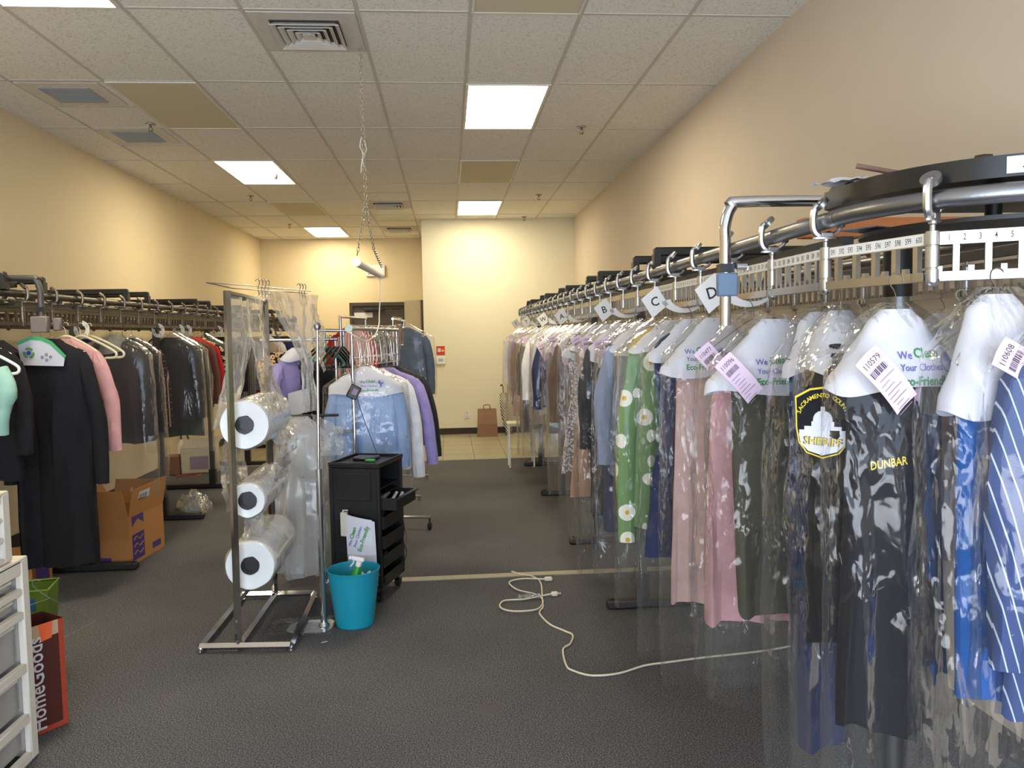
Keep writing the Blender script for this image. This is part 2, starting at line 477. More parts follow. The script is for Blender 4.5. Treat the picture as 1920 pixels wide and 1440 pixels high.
# ceiling fixtures
DIFF = emit('lit_diffuser', (255, 240, 205), LAMP_E)
FRAMEW = mat('white_frame', (222, 218, 208), .5)
def troffer(x0, y0, label, pull=False):
    t = thing('ceiling_light', label, 'ceiling light', (x0+.305, y0+.61, H))
    m = MB(); z0, z1 = -.012, -.0045
    m.box(-.3, .3, -.605, -.585, z0, z1); m.box(-.3, .3, .585, .605, z0, z1); m.box(-.3, -.28, -.584, .584, z0, z1); m.box(.28, .3, -.584, .584, z0, z1)
    m.build('frame', FRAMEW, t)
    m = MB(); m.box(-.279, .279, -.584, .584, -.0095, -.0048); m.build('diffuser', DIFF, t)
    if pull:
        m = MB(); m.tube([(.25, -.3, -.012), (.25, -.3, -.05)], .006); m.lathe([(.004, 0), (.02, -.03), (.022, -.06), (.01, -.08), (.002, -.082)], 12, (.25, -.3, -.05)); m.build('pull_knob', mat('grey_knob', (120, 118, 116), .5), t)
troffer(.165, 5.65, 'large lit fluorescent ceiling panel nearest the centre of the room')
troffer(-2.275, 8.09, 'lit ceiling panel on the left with a small knob hanging from it', True)
troffer(.165, 10.53, 'lit ceiling panel close to the pale closet wall')
troffer(-2.275, 12.97, 'lit ceiling panel farthest back, before the left far wall')
troffer(-2.275, 3.21, 'lit ceiling panel cut by the top left corner of the photo')

PANEL = mat('beige_perforated_panel', (208, 198, 170), .8, 0, .12, 220)
for x, y, lb in ((-2.275, 5.65, 'beige perforated ceiling panel beside the two grey grilles'), (.165, 8.09, 'beige perforated ceiling panel between the two central lights'),
                 (.165, 3.21, 'beige perforated ceiling panel cut by the top edge of the photo'), (-2.275, 10.53, 'beige perforated ceiling panel farthest back on the left')):
    t = thing('return_air_panel', lb, 'ceiling panel', (x+.305, y+.61, H), group='perforated ceiling panels')
    m = MB(); z0, z1 = -.012, -.0045
    m.box(-.3, .3, -.605, -.59, z0, z1); m.box(-.3, .3, .59, .605, z0, z1); m.box(-.3, -.285, -.589, .589, z0, z1); m.box(.285, .3, -.589, .589, z0, z1)
    m.build('frame', FRAMEW, t)
    m = MB(); m.box(-.284, .284, -.588, .588, -.009, -.0048); m.build('perforated_plate', PANEL, t)
VENT = mat('vent_white', (205, 200, 190), .5)
VDK = mat('vent_dark', (70, 66, 60), .8)
for x, y, lb in ((-.75, 4.735, 'square louvred ceiling vent nearest the camera by the hanging chain'), (-.75, 10.83, 'louvred ceiling vent behind the hanging chain'), (-.75, 13.28, 'small louvred ceiling vent farthest back')):
    t = thing('ceiling_vent', lb, 'vent', (x, y, H), group='square louvred vents')
    m = MB(); m.box(-.29, .29, -.29, .29, -.010, -.0045); m.build('plate', mat('vent_plate', (204, 198, 188), .7), t)
    m = MB(); m.box(-.19, .19, -.19, .19, -.0135, -.0105); m.build('duct_opening', VDK, t)
    for k, q in enumerate((.19, .15, .11, .07)):
        m = MB(); zi, zo = -.014, -.034
        a, b_ = q-.026, q
        for sx, sy in ((1, 0), (-1, 0), (0, 1), (0, -1)):
            if sx: m.add([(sx*a, -a, zi), (sx*a, a, zi), (sx*b_, b_, zo), (sx*b_, -b_, zo), (sx*b_, b_, zo-.004), (sx*b_, -b_, zo-.004), (sx*a, a, zi-.006), (sx*a, -a, zi-.006)], [(0,1,2,3), (3,2,4,5), (5,4,6,7), (7,6,1,0)])
            else: m.add([(-a, sy*a, zi), (a, sy*a, zi), (b_, sy*b_, zo), (-b_, sy*b_, zo), (b_, sy*b_, zo-.004), (-b_, sy*b_, zo-.004), (a, sy*a, zi-.006), (-a, sy*a, zi-.006)], [(0,1,2,3), (3,2,4,5), (5,4,6,7), (7,6,1,0)])
        m.build('louvre', VENT, t)
    m = MB(); m.box(-.035, .035, -.035, .035, -.034, -.028); m.tube([(0, 0, -.028), (0, 0, -.012)], .006); m.build('centre_plate', VENT, t)
GRL = mat('blue_grey_grille', (150, 154, 158), .6, 0, .12, 150)
for x, y, lb in ((-2.6, 5.955, 'nearer of the two blue grey ceiling grilles on the left'), (-2.6, 7.15, 'farther of the two blue grey ceiling grilles on the left')):
    t = thing('ceiling_grille', lb, 'grille', (x, y, H), group='blue grey ceiling grilles')
    m = MB(); m.box(-.27, .27, -.27, .27, -.008, -.0045); m.build('tile', mat('tile_surround', (214, 208, 196), .8), t)
    m = MB(); m.box(-.17, .17, -.17, .17, -.013, -.0082)
    for k in range(12): m.box(-.165, .165, -.16+k*.027, -.15+k*.027, -.016, -.0132)
    m.build('grille_face', GRL, t)
for x, y, lb in ((-2.364, 6.752, 'sprinkler head on the ceiling beside the left beige panel'), (1.18, 6.807, 'sprinkler head on the ceiling right of the largest light'), (-2.38, 10.1, 'sprinkler head on the ceiling behind the left lit panel'),
                 (1.196, 10.127, 'sprinkler head on the right ceiling half way back'), (1.19, 12.0, 'sprinkler head farthest back near the closet wall'), (-2.4, 12.6, 'sprinkler head on the ceiling far back on the left')):
    t = thing('sprinkler', lb, 'sprinkler', (x, y, H), group='ceiling sprinklers')
    m = MB(); m.lathe([(.04, -.0045), (.038, -.01), (.012, -.012)], 16, caps=True); m.build('escutcheon', STEEL, t)
    m = MB(); m.tube([(0, 0, -.012), (0, 0, -.03)], .009); m.tube([(-.012, 0, -.03), (-.016, 0, -.045), (0, 0, -.06)], .003, 6); m.tube([(.012, 0, -.03), (.016, 0, -.045), (0, 0, -.06)], .003, 6)
    m.lathe([(.02, -.06), (.02, -.063)], 12); m.build('nozzle', mat('brass_dull', (120, 104, 80), .4, 1), t)

# hanging shop light on chains
def chain(mb, a, b, link=.03, r=.0028, w_=.009):
    a, b = Vector(a), Vector(b); L = (b-a).length; n = max(2, int(L/link/.78)); d = (b-a)/n
    for i in range(n):
        c = a+d*(i+.5); ax = d.normalized()
        s_ = ax.cross(Vector((1, 0, 0)) if i % 2 else Vector((0, 1, 0))).normalized()
        pts = []
        for k in range(9):
            t_ = 2*PI*k/8
            pts.append(c+ax*math.cos(t_)*link*.5+s_*math.sin(t_)*w_)
        mb.tube(pts, r, 5, False)
t = thing('hanging_chain', 'silver link chain hanging from the ceiling, splitting in two above the tube lamp', 'chain', (-.486, 4.95, H))
m = MB(); chain(m, (0, 0, -.005), (.003, 0, -.63)); chain(m, (.003, 0, -.63), (.007, 0, -.93)); chain(m, (.014, .008, -.5), (.0, 0, -.72))
chain(m, (.007, 0, -.93), (-.055, 0, -1.255)); chain(m, (.007, 0, -.93), (.0, .5, -1.16)); chain(m, (.0, .5, -1.16), (.02, 0.9, -1.255))
m.build('links', mat('chain_silver', (205, 200, 190), .3, 1), t)
m = MB(); m.tube([(-.01, 0, -.55), (-.02, .0, -.6), (.008, 0, -.66), (-.012, 0, -.7), (-.018, 0, -.76)], .003, 6); m.tube([(.01, 0, -.56), (.02, 0, -.62), (-.01, 0, -.68), (.012, 0, -.74)], .003, 6)
m.build('knotted_string', mat('white_string', (215, 210, 200), .8), t)
t = thing('tube_lamp', 'white tube lamp hanging on chains above the film rack, switched off', 'lamp', (-.545, 4.92, 2.0))
m = MB(); m.tube([(0, 0, 0), (.05, 1.08, .003)], .026, 16); m.build('lamp_tube', WHITEP, t)
m = MB(); m.tube([(0, -.012, 0), (0, 0.02, 0)], .029, 16); m.build('end_cap', mat('cap_white', (235, 232, 226), .35), t); m = MB(); m.tube([(.048, 1.06, .003), (.05, 1.1, .003)], .029, 16); m.build('end_cap', mat('cap_white', (235, 232, 226), .35), t)
pts = [(0, 0, 0), (.0, .0, -.1), (-.01, -.05, -.28), (.0, -.2, -.35), (-.0, -.5, -.43), (-.04, -.75, -.475), (-.09, -.82, -.45), (-.15, -.8, -.41)]
def smooth(pts, n=6):
    P = [Vector(p) for p in pts]; out = []
    for i in range(len(P)-1):
        p0, p1, p2, p3 = P[max(0, i-1)], P[i], P[i+1], P[min(len(P)-1, i+2)]
        for k in range(n):
            t_ = k/n
            out.append(.5*((2*p1)+(p2-p0)*t_+(2*p0-5*p1+4*p2-p3)*t_*t_+(3*p1-p0-3*p2+p3)*t_**3))
    out.append(P[-1]); return out
m = MB(); m.X = Matrix.Translation((.05, 1.1, -.01)); m.tube(smooth(pts), .0045, 6); m.build('lamp_cord', mat('cord_white', (206, 200, 190), .5), t)
# ------------------------------------------------------------ garment conveyors
SEG = .335
ZB, ZT = 1.645, 1.82

class Loop:
    def __init__(s, cx, hw, y0, n, side):
        s.cx, s.hw, s.y0, s.side = cx, hw, y0, side          # side -1: aisle is at -x, +1: aisle is at +x
        s.n = n; s.P = n*SEG; s.S = (s.P-2*PI*hw)/2; s.y1 = y0+s.S
    def at(s, q):
        """point, outward angle at arc length q from the near turn along the aisle side"""
        q %= s.P; a = PI*s.hw
        if q < s.S: x, y, an = -s.hw, s.y0+q, PI
        elif q < s.S+a: t = (q-s.S)/s.hw; x, y, an = -s.hw*math.cos(t), s.y1+s.hw*math.sin(t), PI-t
        elif q < 2*s.S+a: x, y, an = s.hw, s.y1-(q-s.S-a), 0
        else: t = (q-2*s.S-a)/s.hw; x, y, an = s.hw*math.cos(t), s.y0-s.hw*math.sin(t), -t
        if s.side > 0: x = -x; an = PI-an
        return s.cx+x, y, an

def seg_mesh(mt):
    m = MB(); L = SEG
    m.box(.014, L-.014, -.004, .004, .078, .106); m.box(.014, L-.014, -.012, .0, .1, .106)
    m.box(.014, L-.014, -.012, .012, 0, .004); m.box(.014, L-.014, .008, .012, .004, .02); m.box(.014, L-.014, -.012, -.008, .004, .02)
    for k in range(5):
        x = .034+k*.062
        m.box(x, x+.013, -.007, .007, .004, .078)
        m.box(x+.033, x+.045, -.006, .006, .004, .032)
    return m.mesh('track_segment', mt)
def trolley_mesh(mt):
    m = MB()
    m.lathe([(.004, -.012), (.011, -.008), (.014, 0), (.014, .026), (.0125, .027), (.0125, .029), (.0145, .030), (.0145, .075), (.0125, .076), (.0125, .078), (.014, .079), (.014, .108), (.006, .11), (.006, .122), (.009, .124), (.009, .134), (.005, .136)], 14)
    # C arm round the tube, on the outward side, and a short arm inward
    m.tube(smooth([(-.012, 0, .142), (.012, 0, .138), (.030, 0, .150), (.034, 0, .178), (.030, 0, .204), (.022, 0, .214)], 4), [.0095]*20+[.007], 8)
    m.loft([[(x, y, z) for x, y in [(.032*math.cos(2*PI*k/16)*1.1, .012*math.sin(2*PI*k/16)+0) for k in range(16)]] for z in (.129, .134)])
    m.tube(smooth([(.0, 0, .137), (-.026, 0, .146), (-.04, 0, .16)], 4), .005, 8)
    m.box(-.016, .016, -.011, .011, .132, .147, .003)
    return m.mesh('trolley', mt)
def wheel_mesh(r, mt):
    m = MB(); m.lathe([(r*.35, -.006), (r, -.0055), (r*1.0, .0055), (r*.35, .006), (r*.3, .009), (.002, .009)], 18)
    return m.mesh('wheel', mt)
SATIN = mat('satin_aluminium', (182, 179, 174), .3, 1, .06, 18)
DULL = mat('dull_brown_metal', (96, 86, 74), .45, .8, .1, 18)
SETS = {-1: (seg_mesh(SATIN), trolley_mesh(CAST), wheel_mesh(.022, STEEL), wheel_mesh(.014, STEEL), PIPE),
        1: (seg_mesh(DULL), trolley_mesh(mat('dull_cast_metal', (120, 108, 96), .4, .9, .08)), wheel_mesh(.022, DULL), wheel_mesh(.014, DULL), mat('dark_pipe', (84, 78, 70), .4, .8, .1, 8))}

def tube_ring(lp, r, inner=False):
    pts = []
    n1 = 2
    for k in range(n1): pts.append(lp.at(k/n1*lp.S))
    for k in range(17): pts.append(lp.at(lp.S+PI*lp.hw*k/16*.9999))
    for k in range(1, 3): pts.append(lp.at(lp.S+PI*lp.hw+lp.S*k/2*.9999))
    for k in range(1, 17): pts.append(lp.at(2*lp.S+PI*lp.hw+PI*lp.hw*k/16*.9999))
    return [(x, y, ZT) for x, y, _ in pts]

def conveyor(lp, label, chan_y, posts_y, num, numparts):
    SEGM, TROM, WHM, WHM2, PIPE = SETS[lp.side]
    t = thing('garment_conveyor', label, 'conveyor', (lp.cx, lp.y0, 0))
    o = (-lp.cx, -lp.y0, 0)
    m = MB(); m.X = Matrix.Translation(o); m.tube(tube_ring(lp, .021), .021, 14); m.build('rail_tube', PIPE, t)
    for i in range(lp.n):
        q0 = .07+i*SEG; x0, y0, a0 = lp.at(q0); x1, y1, _ = lp.at(q0+SEG)
        tr = inst('trolley', TROM, t, (x0-lp.cx, y0-lp.y0, ZB), (0, 0, a0))
        wq = inst('wheel', WHM, tr, (.014, 0, .2175), (0, .85, 0))
        inst('wheel', WHM2, tr, (-.036, 0, .168), (0, -1.0, 0))
        d = math.hypot(x1-x0, y1-y0)
        sg = inst('track_segment', SEGM, t, (x0-lp.cx, y0-lp.y0, ZB), (0, 0, math.atan2(y1-y0, x1-x0)))
        sg.scale = (d/SEG, 1, 1)
        k = numparts.get(i)
        if k is not None:
            mm = MB(); s_ = -lp.side
            fn = lambda a, b: (SEG/2-s_*a*1, s_*.0048, .092+b)
            for q in range(10):
                text(mm, str(k+q), .019, fn, .62, .004, 0, -.135+.03*q, 0)
            mm.build('printed_numbers', INK, sg)
            mm = MB(); mm.box(.02, SEG-.02, .0041 if s_ > 0 else -.0046, .0046 if s_ > 0 else -.0041, .080, .105)
            mm.build('number_strip', mat('pale_number_strip', (222, 220, 214), .5), sg)
    for y in chan_y:
        m = MB(); m.X = Matrix.Translation((0, y-lp.y0, 0))
        a, b = -lp.hw, lp.hw
        m.box(a-.012, b+.012, -.022, .022, 1.89, 1.932, .008)
        m.box(a-.016, a+.016, -.024, .024, 1.838, 1.9); m.box(b-.016, b+.016, -.024, .024, 1.838, 1.9)
        m.build('cross_channel', BLACK, t)
    for y in posts_y:
        xp = lp.side*(lp.hw-.085)
        m = MB(); m.X = Matrix.Translation((0, y-lp.y0, 0))
        m.box(xp-.022, xp+.022, -.022, .022, .052, 1.80); m.box(xp-.04, xp+.04, -.04, .04, 1.74, 1.80, .006)
        m.build('post', DARKPOST, t)
        m = MB(); m.X = Matrix.Translation((0, y-lp.y0, 0))
        xo = lp.side*(lp.hw+(.25 if lp.side > 0 else .12)); xi = -lp.side*(lp.hw-.02)
        m.box(min(xo, xi), max(xo, xi), -.03, .03, .004, .05, .008); m.box(xp-.032, xp+.032, -.032, .032, .05, .2)
        m.tube([(xo-lp.side*.03, -.0, .05), (xo-lp.side*.03, 0, .06)], .008)
        m.build('foot', BLACK, t)
    # inner drive channel between the tubes
    m = MB(); m.X = Matrix.Translation((0, 0, 0))
    m.box(-lp.hw+.06, -lp.hw+.09, .1, lp.S-.1, 1.755, 1.785); m.box(lp.hw-.09, lp.hw-.06, .1, lp.S-.1, 1.755, 1.785)
    m.build('inner_rail', DARKPOST, t)
    # wiring lying in the frame
    m = MB()
    for k in range(3):
        m.tube(smooth([(-lp.hw*.3+.1*k, y_, 1.81+.012*math.sin(3*y_+k)) for y_ in [.4+i*.5 for i in range(int(lp.S/.5)-1)]], 3), .004, 5)
    m.build('cable', BLACKP, t)
    return t

RL = Loop(1.37, .40, 1.9, 59, -1)
LL = Loop(-2.72, .34, 4.6, 54, 1)
ch = []
for k in range(5): ch += [3.62+1.37*k, 4.03+1.37*k]
rc = conveyor(RL, 'near right motorised clothes conveyor with steel tube rail, numbered slots and black turn cover', ch, [4.28, 5.65, 7.4, 9.1], 0,
              {-1 % 59: 591, -2 % 59: 1, 0: 581, 1: 571, 2: 561, 3: 551, 4: 541})
lch = []
for k in range(5): lch += [4.5+1.64*k, 4.91+1.64*k]
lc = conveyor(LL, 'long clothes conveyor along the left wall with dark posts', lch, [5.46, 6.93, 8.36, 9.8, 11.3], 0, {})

def turn_parts(t, lp, r, ext, z0, z1, yo=0):
    """black drum cover over the near turn with a cut-off far end"""
    pts = []
    for k in range(25):
        a = PI+PI*k/24; pts.append((r*math.cos(a), r*math.sin(a)))
    pts += [(r, ext), (r*.8, ext+.06), (-r*.8, ext+.06), (-r, ext)]
    m = MB(); m.prism(pts, z0, z1); m.build('turn_cover', mat('black_enamel', (26, 25, 26), .28, 0, .05, 6), t)
    m = MB(); m.lathe([(lp.hw-.12, 1.775), (lp.hw-.09, 1.777), (lp.hw-.09, 1.787), (.02, 1.79)], 40); m.build('turn_wheel', BLACK, t)
turn_parts(rc, RL, .375, .13, 1.856, 1.902)
turn_parts(lc, LL, .33, .05, 1.856, 1.92)
# parts on the right conveyor
m = MB(); m.X = Matrix.Translation((0, 0, 0)); m.lathe([(.034, 0), (.034, 1.64)], 28, (.03, .47, 0)); m.lathe([(.1, 0.004), (.1, .01)], 28, (.03, .47, 0)); m.build('round_post', STEEL, rc)
m = MB(); m.lathe([(.042, 1.641), (.042, 1.8)], 28, (.03, .47, 0)); m.build('post_sleeve', BLACKP, rc); m = MB(); m.lathe([(.02, 1.79), (.02, 1.854)], 16, (0, 0, 0)); m.build('bearing', BLACKP, rc)
m = MB(); m.box(-.13, .13, -.05, .05, 0, .003); o = m.build('arrow_plate', mat('blue_zinc_plate', (150, 165, 180), .3, .8), rc); o.location = (-.22, .1, 1.795); o.rotation_euler = (0, 0, .5)
for x, y, h in ((-.02, -.27, .03), (-.17, -.2, .022), (-.06, -.18, .012)):
    m = MB(); m.lathe([(.02, 1.903), (.02, 1.903+h), (.006, 1.904+h)], 6, (x, y, 0)); m.build('bolt', mat('rusty_bolt', (84, 66, 56), .6, .5, .2), rc)
def curved_plate(r, a0, a1, z0, z1, th=.0015, n=8):
    m = MB(); v = []
    for k in range(n+1):
        a = a0+(a1-a0)*k/n
        v.append([((r)*math.cos(a), (r)*math.sin(a), z0), ((r)*math.cos(a), (r)*math.sin(a), z1), ((r+th)*math.cos(a), (r+th)*math.sin(a), z1), ((r+th)*math.cos(a), (r+th)*math.sin(a), z0)])
    m.loft(v); return m
o = curved_plate(.3755, PI*1.32, PI*1.42, 1.862, 1.897).build('maker_sticker', PAPER, rc)
m = MB()
for k in range(3):
    a = PI*1.345+k*.04; m.tube([(.3775*math.cos(a), .3775*math.sin(a), 1.872), (.3775*math.cos(a+.03), .3775*math.sin(a+.03), 1.888)], .0016, 6)
m.build('sticker_logo', INK, o)
def guard(t, lp, xo, y, ztop, zlow):
    s_ = lp.side
    m = MB(); m.tube(smooth([(-s_*.05, y, ztop), (s_*(xo-.07), y, ztop), (s_*(xo-.02), y, ztop-.015), (s_*xo, y, ztop-.07), (s_*xo, y, ztop-.12), (s_*xo, y, zlow)], 6), .0165, 14)
    m.build('guard_pipe', CHROME if s_ < 0 else DARKPOST, t)
    m = MB(); m.box(s_*xo-.02, s_*xo+.02, y-.02, y+.02, 1.715, 1.74); m.build('collar', BLACKP, t)
guard(rc, RL, .553, .38, 1.921, 1.56)
m = MB(); m.box(-.589, -.529, .34, .359, 1.645, 1.712, .004); m.build('switch_box', mat('slate_blue_box', (92, 112, 138), .45), rc)
m = MB(); m.tube([(-.53, .35, 1.73), (-.50, .35, 1.73)], .009, 12); m.lathe([(.012, 0), (.012, .01)], 12, (-.495, .36, 1.72)); m.build('clamp', CHROME, rc)
guard(lc, LL, .5, -.05, 1.9, 1.6)
m = MB(); m.box(.45, .54, -.08, -.045, 1.60, 1.69, .006); m.box(.56, .6, -.06, -.03, 1.61, 1.68, .006); m.build('switch_box', mat('grey_switch_box', (110, 100, 96), .5), lc)

# things lying on the right turn cover
t = thing('paper_scrap', 'crumpled white paper scrap on the far edge of the black turn cover', 'paper', (1.035, 2.03, 1.904), .3)
m = MB(); m.grid(lambda u, v: ((u-.5)*.13, (v-.5)*.07, .018+.018*noise.noise(Vector((u*3, v*3, 1)))+.02*u), 10, 6); m.build('sheet', PAPER, t)
t = thing('cardboard_piece', 'orange brown cardboard strip lying across the right conveyor frame', 'cardboard', (1.6, 2.78, 1.87))
m = MB(); m.box(-.33, .33, -.03, .03, -.0, .07, .004); m.build('board', mat('orange_cardboard', (190, 120, 72), .8), t)
t = thing('switch_case', 'small black case lying on the black turn cover', 'box', (1.13, 2.10, 1.903))
m = MB(); m.box(-.06, .1, -.04, .06, 0, .035, .006); m.build('case', BLACKP, t)
t = thing('wooden_stick', 'short brown stick lying on the black turn cover', 'stick', (1.16, 2.03, 1.955), -.4)
m = MB(); m.tube([(-.07, 0, .022), (.07, 0, -.015)], .007, 10); m.build('stick', mat('brown_stick', (130, 98, 84), .6), t)

# letter dividers
def square_marker(letter, y, label):
    t = thing('letter_divider', label, 'letter divider', (.97, y, 1.665), .12, group='white letter dividers on the right conveyor')
    m = MB(); c = (-.125, .0); s_ = .042; an = .62
    pts = [(c[0]+s_*1.414*math.cos(an+PI/4+k*PI/2), c[1]+s_*1.1*1.414*math.sin(an+PI/4+k*PI/2)) for k in range(4)]
    m.prism(pts, -.0015, .0015, 'y')
    # crescent arm hooking over the rail
    out = []; inn = []
    for k in range(13):
        a = math.radians(203+k*10.5); ro = .105; w_ = .036*(1-k/12)**.7+.006
        out.append((.0+ro*math.cos(a), .03+ro*.72*math.sin(a))); inn.append((.0+(ro-w_)*math.cos(a), .03+(ro-w_)*.72*math.sin(a)))
    for k in range(12):
        m.loft([[(p[0], -.0015, p[1]), (q[0], -.0015, q[1]), (q[0], .0015, q[1]), (p[0], .0015, p[1])] for p, q in ((out[k], inn[k]), (out[k+1], inn[k+1]))])
    m.build('plate', WHITEP, t)
    m = MB(); text(m, letter, .052, lambda a, b: (a, -.0022, b), 1, .012, .3, c[0], c[1]); m.build('letter', INK, t)
for L_, y, lb in (('D', 2.5, 'white plastic divider marked D behind the blue switch box'), ('C', 3.2, 'white plastic divider marked C hanging on the right conveyor'), ('B', 4.25, 'white plastic divider marked B hanging on the right conveyor'),
                  ('A', 5.85, 'white plastic divider marked A hanging on the right conveyor'), ('W', 7.0, 'white plastic divider marked W far down the right conveyor'), ('T', 8.5, 'small white divider marked T far down the right conveyor'), ('S', 9.8, 'grey divider marked S farthest down the right conveyor')):
    square_marker(L_, y, lb)
def ring_marker(letter, y, label, x=-2.38):
    t = thing('round_divider', label, 'round divider', (x, y, 1.625), -.25, group='round white dividers on the left conveyor')
    m = MB(); g0, g1 = math.radians(140), math.radians(460)
    for k in range(20):
        a, b = g0+(g1-g0)*k/20, g0+(g1-g0)*(k+1)/20
        m.loft([[(ro*math.cos(q), yy, ro*math.sin(q)) for ro, yy in ((.058, -.0015), (.03, -.0015), (.03, .0015), (.058, .0015))] for q in (a, b)])
    m.build('ring', WHITEP, t)
    m = MB()
    for an in (200, 305, 30):
        a = math.radians(an); text(m, letter, .024, lambda p, q: (p, -.0022, q), 1, .01, a+PI/2, .045*math.cos(a), .045*math.sin(a))
    m.build('letter', INK, t)
for L_, y, lb in (('U', 5.38, 'large round white divider marked U above the cream hangers'), ('T', 6.75, 'round white divider marked T above the plaid shirt'), ('I', 7.25, 'round white divider left of the overlapping pair on the left conveyor'),
                  ('S', 7.45, 'round white divider overlapping its neighbour on the left conveyor'), ('R', 8.45, 'round white divider by the third dark post on the left'), ('N', 10.9, 'round divider seen through the film rack, left'), ('M', 11.4, 'round divider seen through the film rack, right')):
    ring_marker(L_, y, lb)
# ------------------------------------------------------------ hanging clothes
EX = .8
def interp(prof, t):
    for a, b in zip(prof, prof[1:]):
        if t <= b[0]:
            k = (t-a[0])/max(1e-6, b[0]-a[0]); k = max(0, min(1, k)); k = k*k*(3-2*k)*.5+k*.5
            return [p+(q-p)*k for p, q in zip(a[1:], b[1:])]
    return list(prof[-1][1:])
def front_y(w_, d_, x):
    u = min(.999, abs(x)/max(w_, 1e-4))
    return -d_*(1-u**(2/EX))**(EX/2)
def cloth_tube(mb, prof, seed, n=28, nt=22, fold=.012, k1=5, caps=True, crinkle=0, twist=0):
    t0, t1 = prof[0][0], prof[-1][0]
    rings = []
    for i in range(nt+1):
        t = t0+(t1-t0)*(i/nt)**1.05
        w_, d_ = interp(prof, t)
        g = min(1, max(0, (t-t0-.08)/.5)); r = []
        for j in range(n):
            a = 2*PI*j/n; c, s_ = math.cos(a), math.sin(a)
            x = w_*math.copysign(abs(c)**EX, c); y = d_*math.copysign(abs(s_)**EX, s_)
            ph = x/max(.05, w_)*k1+seed*1.7+.6*math.sin(t*3+seed)
            y += fold*g*math.sin(ph)+fold*.6*g*math.sin(ph*2.3+seed)*(1 if s_ > 0 else -1)
            if crinkle:
                p = Vector((x*9+seed, y*9+s_*2, t*5)); q = abs(noise.noise(p))*2-.6
                p2 = Vector((x*24, s_*3+seed, t*15)); q2 = abs(noise.noise(p2))*2-.5
                y += math.copysign(1, s_ if abs(s_) > .02 else 1)*crinkle*(.8*q+.22*q2); x += crinkle*.8*noise.noise(p+Vector((9, 2, 1)))
            else:
                x += .004*noise.noise(Vector((seed, a, t*5)))
            dz = .01*math.sin(a*3+seed) if i == nt else 0
            r.append((x, y, -t+dz))
        rings.append(r)
    mb.loft(rings, caps)

def hanger(parent, kind, mt=None, w_=.2, name='hanger'):
    m = MB()
    hook = smooth([(.018, 0, -.004), (.014, 0, .010), (0, 0, .015), (-.014, 0, .008), (-.016, 0, -.008), (-.006, 0, -.022), (0, 0, -.04), (0, 0, -.075)], 4)
    if kind == 'wire':
        m.tube(hook, .0015, 5)
        m.tube(smooth([(0, 0, -.07), (.03, 0, -.085), (w_*.6, 0, -.125), (w_, 0, -.17), (w_*.9, 0, -.19), (0, 0, -.195), (-w_*.9, 0, -.19), (-w_, 0, -.17), (-w_*.6, 0, -.125), (-.03, 0, -.085), (0, 0, -.07)], 4), .0015, 5)
        return m.build(name, mt or WIRE, parent)
    m.tube(hook, .002, 6)
    for s_ in (-1, 1):
        m.tube(smooth([(0, 0, -.07), (s_*.03, 0, -.075), (s_*w_*.55, 0, -.115), (s_*w_*.95, 0, -.165), (s_*w_*1.05, 0, -.19), (s_*w_*.98, 0, -.212), (s_*w_*.7, 0, -.214)], 4), [.008]*24+[.006], 8)
    return m.build(name, mt or mat('cream_plastic', (216, 208, 180), .4, 0, .02), parent)

def logo(m0, m1, m2, fn, cx, cz, k=1.0):
    """We Clean Your Clothes Eco-Friendly. with a globe: purple, green and globe meshes"""
    text(m0, 'We', .024*k, fn, .95, .008, .0, cx-.052*k, cz+.027*k)
    text(m1, 'Clean', .030*k, fn, .92, .022, .0, cx+.002*k, cz+.031*k)
    text(m0, 'Your Clothes', .022*k, fn, .88, .008, .0, cx-.012*k, cz)
    text(m1, 'Eco-Friendly.', .028*k, fn, .88, .022, .0, cx-.004*k, cz-.030*k)
    gx, gz, R_ = cx+.066*k, cz+.012*k, .026*k
    n = 22
    for q in range(n):
        a, b = 2*PI*q/n, 2*PI*(q+1)/n
        v = [fn(gx+r*math.cos(c), gz+r*math.sin(c)) for c in (a, b) for r in (R_, R_*.93)]
        m2.add(v, [(0, 1, 3, 2)])
    for bx, bz, br, st in ((-.35, .35, .42, 1), (.1, -.35, .4, 4), (.45, .2, .3, 9), (-.1, .75, .16, 3)):
        v = [fn(gx+R_*(bx+br*(1+.35*math.sin(st*c+st))*math.cos(c)*.8), gz+R_*(bz+br*(1+.3*math.cos(st*c))*math.sin(c))) for c in [2*PI*q/14 for q in range(14)]]
        m2.add(v, [tuple(range(14))])

